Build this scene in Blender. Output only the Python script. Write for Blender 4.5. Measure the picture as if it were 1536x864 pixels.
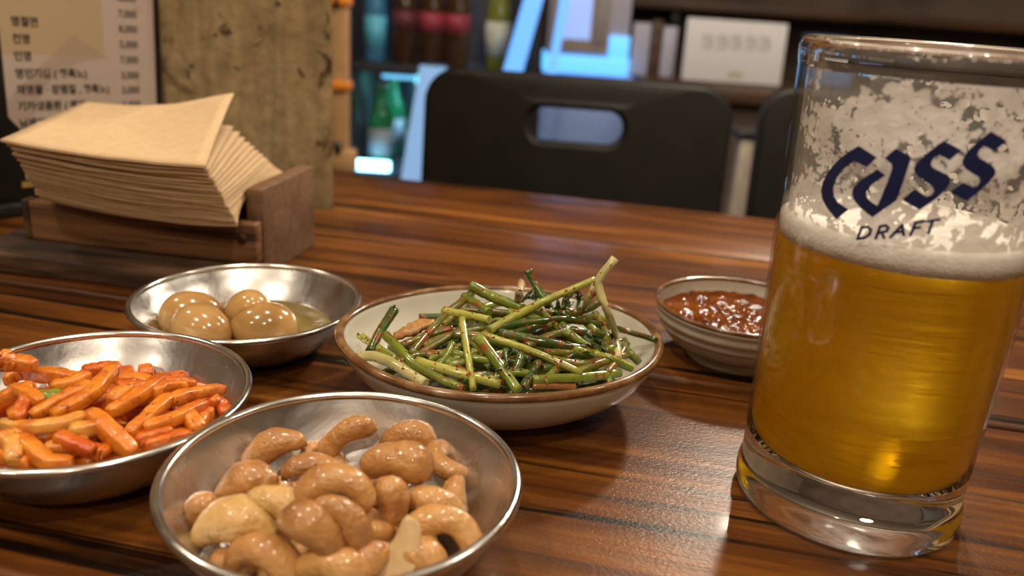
import bpy, bmesh, math, random
from mathutils import Vector, Matrix, Euler, noise
from mathutils.geometry import tessellate_polygon

for o in list(bpy.data.objects):
    bpy.data.objects.remove(o, do_unlink=True)
SC = bpy.context.scene
COL = SC.collection
R = math.radians
PI = math.pi
T = 0.75                      # height of the table top above the floor (metres)

# ------------------------------------------------------------------ camera
cam_d = bpy.data.cameras.new('camera')
cam = bpy.data.objects.new('camera', cam_d)
COL.objects.link(cam)
SC.camera = cam
cam_d.sensor_width = 36.0
cam_d.lens = 1250 / 1536 * 36.0
cam_d.clip_start = 0.01
cam.location = (0, 0, T + 0.165)
cam.rotation_euler = (Matrix.Rotation(R(90 - 19.2), 3, 'X') @ Matrix.Rotation(R(3.9), 3, 'Z')).to_euler()
cam_d.dof.use_dof = True
cam_d.dof.focus_distance = 0.315
cam_d.dof.aperture_fstop = 8.0

# ------------------------------------------------------------------ world, exposure
W = bpy.data.worlds.new('world')
SC.world = W
W.use_nodes = True
W.node_tree.nodes['Background'].inputs[0].default_value = (1.0, 0.8, 0.6, 1)
W.node_tree.nodes['Background'].inputs[1].default_value = 0.03
vs = SC.view_settings
vs.view_transform = 'Standard'
vs.look = 'None'
vs.gamma = 1.0
vs.use_curve_mapping = False
vs.exposure = 0.95
SC.cycles.sample_clamp_indirect = 6.0
SC.cycles.max_bounces = 16
SC.cycles.transmission_bounces = 14
SC.cycles.transparent_max_bounces = 16
SC.cycles.glossy_bounces = 6
SC.cycles.diffuse_bounces = 4
SC.cycles.blur_glossy = 0.6

# ------------------------------------------------------------------ lamps of the room
def lamp(name, loc, power, color, radius):
    l = bpy.data.lights.new(name, 'POINT')
    l.energy = power
    l.color = color
    l.shadow_soft_size = radius
    o = bpy.data.objects.new(name, l)
    COL.objects.link(o)
    o.location = loc
    return o
WARM = (1.0, 0.86, 0.68)
lamp('pendant_light', (0.30, 0.87, T + 0.43), 6.4, (1.0, 0.86, 0.68), 0.022)
for x, y, z, pw in ((-0.55, -0.25, 2.2, 13), (0.45, -0.55, 2.25, 13), (-0.05, 0.45, 2.3, 11), (1.2, 0.5, 2.25, 11),
                    (-1.2, 0.75, 2.2, 9), (0.9, 1.9, 2.3, 12), (-0.35, 1.5, 2.35, 7), (0.1, -1.3, 2.2, 10), (-1.1, -1.2, 2.2, 8)):
    lamp('ceiling_light', (x, y, z), pw, WARM, 0.034)

# ------------------------------------------------------------------ helpers
def tag(o, label=None, cat=None, group=None, kind=None):
    if label: o['label'] = label
    if cat: o['category'] = cat
    if group: o['group'] = group
    if kind: o['kind'] = kind
    return o

def empty(name, loc=(0, 0, 0), rz=0.0):
    o = bpy.data.objects.new(name, None)
    COL.objects.link(o)
    o.location = loc
    o.rotation_euler = (0, 0, rz)
    o.empty_display_size = 0.02
    return o

def obj(name, me, m=None, parent=None, loc=(0, 0, 0), rot=(0, 0, 0)):
    if isinstance(me, bmesh.types.BMesh):
        bm = me
        me = bpy.data.meshes.new(name)
        bm.to_mesh(me)
        bm.free()
    o = bpy.data.objects.new(name, me)
    COL.objects.link(o)
    if m is not None and not me.materials:
        me.materials.append(m)
    o.location = loc
    o.rotation_euler = rot
    if parent: o.parent = parent
    return o

def smooth(bm):
    for f in bm.faces: f.smooth = True
    return bm

def sharp_by_angle(bm, ang=40):
    for f in bm.faces: f.smooth = True
    for e in bm.edges:
        if len(e.link_faces) == 2 and e.calc_face_angle(0) > R(ang): e.smooth = False
    return bm

def box(x0, x1, y0, y1, z0, z1, bev=0.0, bm=None, seg=2):
    own = bm is None
    b = bmesh.new()
    vs_ = [b.verts.new((x, y, z)) for x in (x0, x1) for y in (y0, y1) for z in (z0, z1)]
    for q in ((0, 1, 3, 2), (4, 6, 7, 5), (0, 4, 5, 1), (2, 3, 7, 6), (0, 2, 6, 4), (1, 5, 7, 3)):
        b.faces.new([vs_[i] for i in q])
    bmesh.ops.recalc_face_normals(b, faces=b.faces)
    if bev > 0:
        bmesh.ops.bevel(b, geom=list(b.edges), offset=bev, segments=seg, affect='EDGES', profile=0.5)
        sharp_by_angle(b, 60)
    if own: return b
    me = bpy.data.meshes.new('tmp'); b.to_mesh(me); b.free(); bm.from_mesh(me); bpy.data.meshes.remove(me)
    return bm

def lathe(prof, n=64, closed=False, sx=1.0, sy=1.0, rot=0.0, wob=None):
    """prof: list of (r, z); r == 0 gives a pole."""
    b = bmesh.new()
    rings = []
    for r, z in prof:
        if r <= 1e-7:
            rings.append([b.verts.new((0, 0, z))])
        else:
            ring = []
            for i in range(n):
                a = 2 * PI * i / n
                k = 1.0 if wob is None else wob(a, r, z)
                x, y = r * k * sx * math.cos(a), r * k * sy * math.sin(a)
                ring.append(b.verts.new((x * math.cos(rot) - y * math.sin(rot), x * math.sin(rot) + y * math.cos(rot), z)))
            rings.append(ring)
    pairs = list(zip(rings, rings[1:]))
    if closed: pairs.append((rings[-1], rings[0]))
    for A, B in pairs:
        if len(A) == 1 and len(B) == 1: continue
        for i in range(n):
            j = (i + 1) % n
            if len(A) == 1: b.faces.new((A[0], B[i], B[j]))
            elif len(B) == 1: b.faces.new((A[i], A[j], B[0]))
            else: b.faces.new((A[i], A[j], B[j], B[i]))
    bmesh.ops.recalc_face_normals(b, faces=b.faces)
    smooth(b)
    return b

def spline(pts, n):
    """Catmull-Rom through pts -> n+1 points."""
    P = [Vector(p) for p in pts]
    if len(P) == 2: return [P[0].lerp(P[1], i / n) for i in range(n + 1)]
    P = [2 * P[0] - P[1]] + P + [2 * P[-1] - P[-2]]
    m = len(P) - 3
    out = []
    for i in range(n + 1):
        t = i / n * m
        k = min(int(t), m - 1); t -= k
        a, b, c, d = P[k:k + 4]
        out.append(0.5 * ((2 * b) + (c - a) * t + (2 * a - 5 * b + 4 * c - d) * t * t + (3 * b - a - 3 * c + d) * t ** 3))
    return out

def sweep(pts, rad, n=8, square=0.0, flat=1.0, cap=True, twist=0.0, rnd=None, jit=0.0, bm=None):
    """tube along pts; rad(t) radius; square in 0..1 makes the section boxy."""
    b = bm or bmesh.new()
    m = len(pts)
    up = Vector((0, 0, 1))
    rings = []
    for i, p in enumerate(pts):
        d = (pts[min(i + 1, m - 1)] - pts[max(i - 1, 0)]).normalized()
        s = d.cross(up)
        if s.length < 1e-4: s = Vector((1, 0, 0))
        s.normalize(); u = s.cross(d)
        t = i / (m - 1)
        r = rad(t)
        ring = []
        for k in range(n):
            a = 2 * PI * (k + .5) / n + twist * t
            c, q = math.cos(a), math.sin(a)
            if square: 
                e = 1 - 0.72 * square
                c, q = math.copysign(abs(c) ** e, c), math.copysign(abs(q) ** e, q)
            j = 1 + (rnd.uniform(-jit, jit) if rnd else 0)
            ring.append(b.verts.new(p + s * (c * r * j) + u * (q * r * flat * j)))
        rings.append(ring)
    for A, B in zip(rings, rings[1:]):
        for k in range(n):
            j = (k + 1) % n
            f = b.faces.new((A[k], A[j], B[j], B[k])); f.smooth = True
    if cap:
        b.faces.new(list(reversed(rings[0]))); b.faces.new(rings[-1])
    return b

# ------------------------------------------------------------------ materials
class N:
    """small node helper"""
    def __init__(s, name):
        s.m = bpy.data.materials.new(name); s.m.use_nodes = True
        s.t = s.m.node_tree; s.p = s.t.nodes['Principled BSDF']; s.out = s.t.nodes['Material Output']
    def n(s, kind, **kw):
        x = s.t.nodes.new(kind)
        for k, v in kw.items():
            if k.startswith('_'): setattr(x, k[1:], v)
            else: x.inputs[k.replace('__', ' ')].default_value = v
        return x
    def l(s, a, b): s.t.links.new(a, b)
    def coords(s, scale=(1, 1, 1), rot=(0, 0, 0), rand=False, kind='Object'):
        c = s.n('ShaderNodeTexCoord'); mp = s.n('ShaderNodeMapping')
        mp.inputs['Scale'].default_value = scale; mp.inputs['Rotation'].default_value = rot
        s.l(c.outputs[kind], mp.inputs['Vector'])
        if rand:
            oi = s.n('ShaderNodeObjectInfo'); vm = s.n('ShaderNodeVectorMath', _operation='SCALE')
            cb = s.n('ShaderNodeCombineXYZ')
            for k in 'XYZ': s.l(oi.outputs['Random'], cb.inputs[k])
            s.l(cb.outputs[0], vm.inputs[0]); vm.inputs['Scale'].default_value = 37.0
            s.l(vm.outputs[0], mp.inputs['Location'])
        return mp.outputs[0]
    def noise(s, vec, scale, detail=4, rough=.5, dist=0):
        x = s.n('ShaderNodeTexNoise', Scale=scale, Detail=detail, Roughness=rough, Distortion=dist)
        s.l(vec, x.inputs['Vector']); return x.outputs['Fac']
    def voro(s, vec, scale, feature='F1'):
        x = s.n('ShaderNodeTexVoronoi', Scale=scale); x.feature = feature
        s.l(vec, x.inputs['Vector']); return x.outputs['Distance']
    def ramp(s, fac, stops, interp='LINEAR'):
        x = s.n('ShaderNodeValToRGB'); x.color_ramp.interpolation = interp
        e = x.color_ramp.elements
        while len(e) < len(stops): e.new(.5)
        for i, (p, c) in enumerate(stops):
            e[i].position = p
            e[i].color = (c, c, c, 1) if isinstance(c, (int, float)) else (*c, 1)
        s.l(fac, x.inputs['Fac']); return x.outputs['Color']
    def mix(s, fac, a, b, mode='MIX'):
        x = s.n('ShaderNodeMix', _data_type='RGBA', _blend_type=mode)
        for sock, v in ((x.inputs['Factor'], fac), (x.inputs['A'], a), (x.inputs['B'], b)):
            if hasattr(v, 'links'): s.l(v, sock)
            elif isinstance(v, (int, float)): sock.default_value = v if sock.type == 'VALUE' else (v, v, v, 1)
            else: sock.default_value = (*v, 1)
        return x.outputs['Result']
    def math(s, op, a, b=0.0):
        x = s.n('ShaderNodeMath', _operation=op)
        for i, v in enumerate((a, b)):
            if hasattr(v, 'links'): s.l(v, x.inputs[i])
            else: x.inputs[i].default_value = v
        return x.outputs[0]
    def bump(s, h, strength=.3, dist=.001):
        x = s.n('ShaderNodeBump', Strength=strength, Distance=dist)
        s.l(h, x.inputs['Height']); s.l(x.outputs[0], s.p.inputs['Normal']); return x
    def set(s, **kw):
        for k, v in kw.items():
            i = s.p.inputs[k.replace('__', ' ')]
            if hasattr(v, 'links'): s.l(v, i)
            elif isinstance(v, tuple): i.default_value = (*v, 1) if len(v) == 3 and i.type == 'RGBA' else v
            else: i.default_value = v
        return s

def plain(name, col, rough=.5, metal=0.0, var=0.12, scale=60, **kw):
    s = N(name)
    v = s.coords(rand=True)
    f = s.noise(v, scale, 4)
    a = tuple(max(0, c * (1 - var)) for c in col); b = tuple(min(1, c * (1 + var)) for c in col)
    s.set(Base__Color=s.ramp(f, [(.3, a), (.7, b)]), Roughness=rough, Metallic=metal, **kw)
    return s.m

def emis(name, col, strength):
    s = N(name)
    s.set(Base__Color=col, Emission__Color=col, Emission__Strength=strength, Roughness=.5)
    return s.m

def wood(name, dark, mid, light, gx=2.2, gy=26, rough=.3, coat=.0, streak=.5, bump=.15, coat_rough=.1, peel=0.0, spec=.4):
    s = N(name)
    v = s.coords((gx, gy, gy), rand=True)
    g1 = s.noise(v, 1.0, 6, .6, .5)
    v2 = s.coords((gx * 2.6, gy * 9, gy * 9), rand=True)
    g2 = s.noise(v2, 1.0, 5, .65, .2)
    v3 = s.coords((gx * 1.2, gy * 2.6, gy * 2.6), rot=(0, 0, R(1.5)), rand=True)
    g3 = s.noise(v3, 1.0, 3, .5, 1.0)
    base = s.ramp(g1, [(.30, dark), (.50, mid), (.72, light)])
    fine = s.mix(.55, base, s.ramp(g2, [(.30, .20), (.58, 1.0)]), 'MULTIPLY')
    stk = s.ramp(g3, [(.56, 1.0), (.66, 1 - streak)])
    col = s.mix(1.0, fine, stk, 'MULTIPLY')
    rg = s.ramp(g2, [(.2, rough + .14), (.8, rough)])
    s.set(Base__Color=col, Roughness=rg, Coat__Weight=coat, Coat__Roughness=coat_rough, Specular__IOR__Level=spec)
    h = s.math('ADD', s.math('MULTIPLY', g2, .6), s.math('MULTIPLY', g1, .4))
    if peel:
        vp = s.coords((1, 1.8, 1.8), rand=True)
        h = s.math('ADD', h, s.math('MULTIPLY', s.noise(vp, 640, 3, .6), peel))
    s.bump(h, bump, .0012)
    return s.m

M = {}
M['table'] = wood('table_wood', (.011, .0034, .0010), (.115, .035, .0055), (.33, .120, .020), gx=3.0, gy=38, rough=.25, coat=.09, streak=.94, bump=.24, coat_rough=.10, peel=.7, spec=.27)
M['holder'] = wood('holder_wood', (.04, .019, .008), (.21, .095, .036), (.36, .18, .075), gx=5, gy=70, rough=.5, streak=.7, bump=.4)
M['holder_end'] = wood('holder_end_wood', (.13, .066, .03), (.19, .098, .048), (.24, .13, .066), gx=7, gy=40, rough=.55, streak=.15, bump=.15)
M['holder_dark'] = wood('holder_dark_wood', (.014, .007, .004), (.06, .028, .013), (.19, .10, .048), gx=9, gy=60, rough=.6, streak=.8, bump=.5)
# ---- measured positions in millimetres (x, y, height above the table)
CHIVES_T = [[[[-30.2,292.7,31.7],[-17.8,297.4,36.3]],1,1.9],[[[-24.7,289.8,31.6],[-9.0,296.2,36.5]],1,1.9],[[[-22.9,288.4,31.4],[-1.0,294.6,35.9]],1,2],[[[-37.1,298.5,32.5],[-23.1,315.5,41.1]],2,1.9],[[[-33.3,296.1,32.8],[-17.0,307.9,40.6]],2,1.7],[[[-42.2,303.0,32.1],[-31.9,305.6,36.6],[-22.3,307.6,39.4]],2,1.8],[[[-33.0,300.0,34.0],[-25.4,303.2,37.1],[-9.8,307.1,40.5]],2,1.8],[[[1.2,286.8,31.1],[6.9,294.4,34.7]],0,2.1],[[[13.9,297.8,35.6],[25.6,302.1,34.6]],2,1.9],[[[10.0,283.4,28.2],[26.4,287.8,26.9]],5,1.7],[[[46.7,322.8,31.2],[54.7,316.9,25.7]],1,1.9],[[[-17.4,337.8,43.3],[-28.2,311.8,40.2],[-37.5,294.8,32.2]],2,2.0],[[[-49.4,331.1,36.3],[-53.0,319.2,31.5],[-55.1,305.1,27.8]],0,2.3],[[[6.6,280.5,28.0],[12.2,292.6,34.0]],0,2.2],[[[9.9,284.5,30.0],[26.3,290.3,29.4],[45.1,302.5,27.1]],1,2.1],[[[-50.1,312.8,32.3],[-40.5,297.0,31.9],[-32.1,287.2,29.9],[-15.1,278.5,27.3]],1,2.1],[[[-62.3,323.6,26.4],[-42.8,295.2,29.7]],3,1.9],[[[-34.4,290.9,31.3],[-18.2,283.9,31.0],[-1.8,280.4,29.3]],3,2.2],[[[-60.4,304.4,25.3],[-53.4,300.7,27.9],[-45.2,293.8,29.2],[-37.1,286.3,28.5],[-29.6,281.0,27.3]],4,2.5],[[[21.1,315.8,40.8],[27.5,309.6,37.4],[38.6,306.1,31.9],[50.3,308.2,26.8]],1,1.9],[[[-4.2,302.6,40.8],[17.3,301.5,38.1],[42.6,309.9,31.5]],0,2.3],[[[-10.3,299.9,40.5],[8.4,294.4,37.6],[28.8,291.3,31.1]],3,1.7],[[[-11.9,298.4,40.1],[-3.2,286.4,34.7],[5.0,276.9,28.7]],1,2.4],[[[-19.1,309.9,42.6],[-15.0,289.5,36.2],[-11.6,276.2,28.7]],3,1.5],[[[-7.8,302.0,41.8],[2.7,306.9,43.0],[21.0,317.8,42.3],[38.0,327.7,37.3]],0,1.9],[[[38.6,329.3,36.7],[51.8,342.0,29.4],[62.7,328.8,31.4]],0,1.6],[[[-20.1,335.0,43.1],[-8.6,316.0,43.9]],1,2.1],[[[-27.2,319.0,41.9],[-8.2,309.3,43.2]],3,2.2],[[[-17.8,332.4,49.3],[-7.4,330.3,45.2],[5.1,320.6,44.7]],1,2.5],[[[6.1,340.2,55.0],[10.4,337.0,49.2],[16.0,328.9,43.4]],0,2.2],[[[-7.8,301.1,42.1],[12.2,318.7,48.4],[33.7,323.9,58.4]],3,1.9],[[[40.3,318.2,69.8],[35.0,316.1,62.5],[34.5,315.2,58.0],[38.8,312.0,48.9],[44.8,323.1,34.0],[44.2,307.2,31.2]],4,2.0],[[[34.0,320.3,57.7],[31.8,319.2,51.6],[30.5,334.5,39.7]],4,1.9],[[[-1.4,301.9,39.4],[8.2,309.0,41.1],[17.4,317.3,41.4]],0,1.9],[[[3.4,317.0,43.5],[13.6,322.9,42.9],[23.3,326.6,41.2]],2,2.0],[[[10.7,325.0,43.9],[21.0,312.2,39.8],[26.6,310.9,37.7]],1,1.7],[[[33.9,305.1,33.9],[44.5,308.1,29.9],[51.3,308.8,26.6]],3,1.8],[[[-16.2,281.9,28.8],[-8.0,284.3,30.7],[0.6,283.4,29.8]],0,2.0],[[[13.2,290.5,32.2],[24.6,296.4,32.2],[35.7,299.6,29.6]],0,2.0],[[[29.1,291.5,28.2],[38.4,297.8,27.3],[41.1,296.6,25.6]],1,1.7],[[[37.4,344.1,35.5],[40.6,321.6,34.3],[38.9,309.5,32.3]],2,2.1],[[[1.3,300.3,38.4],[5.1,294.2,35.6],[2.9,286.3,31.5]],0,2.1],[[[-16.3,300.1,38.1],[-12.5,296.5,37.1],[-8.7,292.6,35.3]],2,1.7],[[[17.6,290.1,30.8],[22.8,298.0,33.3],[27.4,303.0,34.3]],0,1.9],[[[-8.2,286.7,31.9],[-1.8,293.4,35.4],[1.3,300.6,38.3]],0,2.0],[[[29.0,323.9,39.7],[35.7,336.3,37.3],[42.2,340.3,34.2]],1,1.8],[[[-26.6,284.5,28.2],[-20.2,287.5,31.1],[-13.2,285.5,30.6]],2,1.8],[[[-20.9,293.8,34.8],[-10.2,290.3,34.3],[0.1,289.1,33.7]],1,2.0],[[[6.7,298.2,37.7],[15.5,306.0,39.0],[24.9,316.3,39.3]],2,2.0],[[[-9.2,298.6,38.3],[-0.3,297.4,37.6],[8.7,292.7,34.6]],0,2.0],[[[22.8,303.8,36.6],[31.1,304.2,34.1],[44.1,315.9,31.9]],1,2.1],[[[17.4,295.3,34.1],[28.2,297.4,32.0],[39.6,306.1,30.9]],2,2.0],[[[-43.3,293.0,28.7],[-34.9,295.1,32.2],[-26.1,294.2,34.2]],2,1.9],[[[-51.1,302.7,28.6],[-40.6,292.8,29.0],[-31.7,284.1,27.1]],1,2.0],[[[-7.8,281.6,29.2],[0.4,285.6,31.6],[8.9,287.5,31.3]],1,2.0],[[[26.4,293.0,30.1],[35.7,301.6,30.7],[49.1,316.2,29.2]],2,2.0],[[[-21.8,302.4,38.6],[-9.4,300.7,39.3],[3.2,297.4,37.8]],2,2.0],[[[19.2,312.9,40.3],[30.6,316.4,37.7],[42.7,323.2,33.8]],0,2.1],[[[6.2,311.8,42.7],[-4.4,305.5,41.6],[-14.4,297.8,38.3]],1,1.9],[[[-29.4,285.8,29.3],[-24.0,290.8,33.0],[-21.3,297.7,36.9]],1,1.9],[[[14.2,284.7,29.3],[18.4,290.5,31.6],[21.0,296.3,33.9]],1,2.0],[[[39.3,298.7,28.4],[44.6,309.6,29.7],[49.9,325.5,30.3]],2,1.9],[[[-1.3,317.2,44.0],[8.0,316.2,43.1],[17.3,313.4,41.0]],1,2.1],[[[26.2,328.3,40.8],[33.7,330.1,43.7],[38.1,330.1,47.1]],2,1.9],[[[19.5,330.5,42.5],[27.3,329.2,40.5],[36.6,320.8,36.4]],1,1.9]]
LEAVES_T = [[[20.3,327.3,42.8],[23.4,340.9,41.0],[24.2,329.2,47.9]],[[28.9,340.4,39.5],[28.2,326.0,48.9],[27.5,327.1,51.9]],[[4.0,328.3,45.2],[6.9,334.5,44.7],[10.8,333.7,44.3]],[[18.3,321.6,42.8],[20.3,327.3,42.8],[25.5,333.9,41.2]],[[31.4,315.5,38.2],[36.1,312.9,35.6],[36.7,306.5,33.5]],[[-1.0,292.2,37.0],[0.1,287.3,34.6],[-1.3,283.5,32.4]],[[30.3,311.6,37.7],[33.0,307.8,35.6],[30.9,301.4,34.3]]]
WISP_T = [[-70.0,312.8,18.6],[-65.4,311.2,20.0],[-60.0,311.7,21.5],[-54.3,301.0,27.2]]
TAN_T = [[-45.9,309.4,33.0],[-40.6,310.1,35.6],[-35.5,312.1,37.6],[-30.1,312.3,39.4]]
PALE_T = [[3.1,327.7,44.9],[3.2,318.1,52.8],[4.1,336.4,50.5]]
STRIPS_T = [[[-155.4,225.2,24.6],[-149.3,225.6,25.2],[-143.7,224.3,24.9]],[[-153.3,221.3,22.7],[-142.3,218.7,22.0]],[[-153.5,224.2,24.2],[-151.7,226.2,25.5],[-150.2,228.6,26.7]],[[-127.9,225.8,23.6],[-122.6,226.0,22.3]],[[-140.5,223.2,24.1],[-134.8,225.7,24.7],[-129.2,228.6,25.1]],[[-117.1,232.7,23.3],[-112.6,237.2,23.1],[-109.4,241.6,22.6]],[[-114.4,232.7,22.3],[-107.3,239.8,21.2],[-101.4,247.7,19.8]],[[-103.8,248.1,21.1],[-102.9,260.3,21.6]],[[-104.7,265.4,22.4],[-101.0,265.7,20.3],[-97.9,262.4,18.7]],[[-133.5,258.7,32.2],[-127.5,260.7,31.3],[-122.4,261.1,29.7]],[[-146.6,260.2,33.1],[-141.7,262.9,33.1],[-135.7,265.1,32.5]],[[-167.5,246.0,28.3],[-162.6,248.2,30.0],[-158.1,249.8,31.2]],[[-171.6,254.6,36.3],[-165.3,254.6,37.6],[-159.3,254.6,37.2]],[[-164.7,261.3,30.3],[-153.3,256.7,32.5],[-142.7,254.1,32.9]],[[-176.0,262.4,26.4],[-170.9,264.8,28.3],[-155.8,256.9,32.2]],[[-155.3,242.4,31.1],[-154.6,236.9,29.8],[-153.9,231.9,28.5]],[[-149.9,233.7,29.5],[-144.1,242.1,32.0],[-137.9,250.6,33.2]],[[-159.0,231.8,27.4],[-147.5,229.2,28.1],[-138.6,231.2,28.9],[-133.3,236.2,29.8]],[[-149.3,225.9,26.7],[-142.9,221.5,24.9],[-136.7,218.7,22.8],[-129.9,220.0,22.6]],[[-135.0,228.3,28.0],[-130.5,230.4,28.4],[-125.5,233.2,28.4]],[[-113.5,252.7,28.1],[-108.8,263.9,25.9],[-104.4,278.0,21.1]],[[-115.6,236.2,25.9],[-109.2,245.3,25.6],[-104.0,260.4,23.7]],[[-119.0,232.7,26.0],[-116.5,241.8,27.7],[-114.3,255.5,28.4]],[[-127.4,237.6,30.0],[-122.5,249.3,30.8],[-120.5,267.0,30.1]],[[-132.8,236.9,30.7],[-124.0,231.4,27.1],[-114.6,226.9,22.4]],[[-143.1,233.2,30.3],[-136.9,242.5,32.3],[-136.2,255.0,33.8],[-138.0,265.1,33.6]],[[-118.2,260.6,29.9],[-115.3,264.8,28.5],[-111.3,268.6,26.5]],[[-130.0,249.6,32.6],[-126.3,253.0,32.1],[-122.9,253.7,31.2]],[[-119.5,252.9,30.2],[-117.6,259.1,29.8],[-112.8,264.3,27.6]],[[-108.5,251.2,25.9],[-104.4,248.1,23.6],[-101.1,245.0,21.3]],[[-155.7,226.2,26.8],[-149.4,222.3,25.5],[-146.4,216.6,23.0]],[[-128.4,242.8,31.2],[-127.0,249.6,32.1],[-125.2,252.2,31.7]],[[-169.9,252.7,40.2],[-167.8,252.7,39.1],[-165.8,252.7,36.8]],[[-138.1,226.0,27.4],[-132.1,224.9,26.2],[-125.2,223.3,24.5]],[[-165.1,250.1,30.6],[-156.3,244.1,31.7],[-148.9,238.9,31.7]],[[-150.4,247.2,33.1],[-144.5,250.4,33.7],[-141.7,255.3,34.0]]]
GREENBIT_T = [[-154.1,245.1,32.2],[-148.8,242.7,32.6],[-146.0,245.3,33.1]]
LOGO_T = [[[-138.09,131.37],[-130.09,128.99],[-133.29,125.75],[-138.66,126.89],[-142.4,124.31],[-145.11,120.99],[-145.96,117.88],[-144.89,115.48],[-142.39,113.95],[-137.31,112.76],[-141.87,108.98],[-146.87,111.25],[-150.47,113.7],[-151.95,116.07],[-151.8,118.69],[-150.08,121.95],[-146.53,125.84],[-142.38,128.88]],[[-123.86,132.29],[-118.58,130.87],[-117.71,129.98],[-118.09,127.36],[-118.62,122.89],[-119.57,117.89],[-127.2,111.94],[-132.32,113.83],[-135.89,115.82],[-137.21,117.31],[-137.13,119.22],[-134.83,121.83],[-129.04,125.76],[-125.43,124.5],[-129.55,121.52],[-131.47,119.19],[-131.04,117.59],[-129.26,116.39],[-126.24,115.56],[-125.35,118.38],[-124.36,122.6],[-123.64,126.74],[-124.22,127.87],[-127.24,129.12]],[[-107.86,135.95],[-101.0,133.86],[-104.28,130.82],[-108.12,131.95],[-110.05,130.92],[-110.41,129.32],[-109.54,128.42],[-104.06,126.93],[-102.51,126.06],[-102.27,124.5],[-103.03,122.85],[-105.9,119.79],[-110.48,116.21],[-117.63,118.45],[-113.96,121.92],[-109.38,120.26],[-107.76,120.82],[-107.12,122.08],[-107.91,123.02],[-109.13,123.69],[-114.25,125.57],[-115.84,127.01],[-115.97,127.98],[-114.94,129.67],[-112.25,132.47]],[[-92.51,139.46],[-85.68,137.31],[-89.06,134.22],[-93.39,135.42],[-94.82,134.38],[-95.03,133.02],[-93.78,132.13],[-88.62,130.46],[-86.73,129.18],[-86.45,127.81],[-87.93,125.79],[-91.16,122.67],[-94.57,120.15],[-101.53,122.18],[-97.88,125.23],[-93.28,124.13],[-92.12,124.6],[-91.55,126.01],[-92.43,126.94],[-98.11,128.94],[-99.65,130.2],[-99.93,131.35],[-98.75,133.94],[-95.75,137.0]]]
DRAFT_T = [[[[-131.34,104.79],[-130.54,108.37],[-128.36,108.92],[-126.76,108.32],[-126.94,106.88],[-128.6,105.59],[-131.34,104.79]]],[[[-124.27,106.01],[-123.53,109.78],[-121.49,110.36],[-120.36,109.81],[-120.77,108.78],[-123.78,107.71]],[[-122.5,108.11],[-121.14,106.74]]],[[[-118.87,107.23],[-115.58,111.28],[-114.26,108.52]],[[-117.54,108.8],[-114.71,109.55]]],[[[-111.7,108.82],[-111.02,112.4],[-108.15,113.25]],[[-111.46,110.69],[-109.04,111.38]]],[[[-106.99,113.24],[-102.88,114.25]],[[-105.04,113.68],[-105.49,110.01]]]]
CASHEWS_T = [[-86.1,209.8,12.8,1.66,-0.96,0.52,1,0.85,0],[-59.3,243.8,15.8,0.22,0.51,0.11,0,0.85,0],[-9.3,246.3,12.8,0.39,-0.62,1.8,0,0.8,0],[-39.3,204.6,13.8,2.26,-0.33,0.12,0,1.0,0],[-21.8,198.1,11.8,2.1,0.16,-0.06,1,0.95,1],[-43.8,190.0,11.8,1.93,-0.0,0.0,2,1.05,1],[-34.4,193.9,10.8,1.68,-0.57,0.58,1,0.9,0],[-72.2,235.9,16.8,0.99,-0.57,0.23,2,1.15,0],[-75.1,215.2,16.8,0.86,-0.39,0.15,1,1.12,0],[-74.5,199.2,12.8,1.06,-0.08,0.03,1,1.3,2],[-63.0,189.7,14.8,1.57,0.25,-0.09,0,1.15,0],[-64.6,205.3,18.8,1.41,0.16,-0.06,1,0.98,2],[-50.4,246.4,17.8,1.83,0.68,-2.85,2,1.1,0],[-32.4,255.4,15.8,1.23,-0.08,0.03,0,1.15,0],[-10.3,228.7,12.8,0.05,-0.88,1.89,1,0.85,0],[-18.5,246.6,15.8,0.27,0.0,1.86,0,1.05,0],[-18.7,221.3,15.8,2.47,0.19,-0.0,0,1.05,1],[-16.1,206.3,15.8,1.14,-0.16,0.06,0,1.22,1],[-32.2,226.5,20.8,1.41,-0.0,0.0,1,1.25,0],[-36.1,214.1,18.8,-0.84,1.46,-2.43,1,1.05,0],[-56.9,221.1,20.8,0.71,-0.0,0.0,2,0.95,3],[-47.6,207.3,25.8,1.05,-0.3,0.11,0,1.25,0],[-44.7,194.2,22.8,1.16,0.89,-0.14,2,1.0,3],[-51.7,189.9,20.8,0.98,0.62,-0.25,1,1.15,3],[-30.6,196.5,18.8,0.93,-0.99,0.55,3,1.0,4]]
EGGS_T = [[-150.9,365.7,13],[-140.3,350.9,12.6],[-126.1,373.4,13.2],[-113.9,357.7,12.8]]
# ------------------------------------------------------------------ the room
s = N('floor_concrete'); v = s.coords(); f_ = s.noise(v, 3, 6)
s.set(Base__Color=s.ramp(f_, [(.3, (.05, .035, .025)), (.7, (.10, .075, .055))]), Roughness=.5); M['floor'] = s.m
M['ceiling'] = plain('ceiling_paint', (.22, .18, .14), .8)
M['wall_dark'] = plain('wall_dark_plaster', (.10, .07, .055), .8, var=.4, scale=4)
M['wall_tan'] = plain('wall_tan_plaster', (.20, .145, .10), .8, var=.2, scale=4)
def struct(name, bm, m, parent=None):
    o = obj(name, bm, m, parent)
    o['kind'] = 'structure'
    return o
struct('floor', box(-2.6, 2.6, -2.2, 3.4, -.1, 0), M['floor'])
struct('ceiling', box(-2.6, 2.6, -2.2, 3.4, 2.6, 2.7), M['ceiling'])
struct('wall_back', box(-2.6, 2.6, 3.4, 3.5, 0, 2.6), M['wall_dark'])
struct('wall_left', box(-2.7, -2.6, -2.2, 3.4, 0, 2.6), M['wall_tan'])
struct('wall_right', box(2.6, 2.7, -2.2, 3.4, 0, 2.6), M['wall_tan'])
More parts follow.
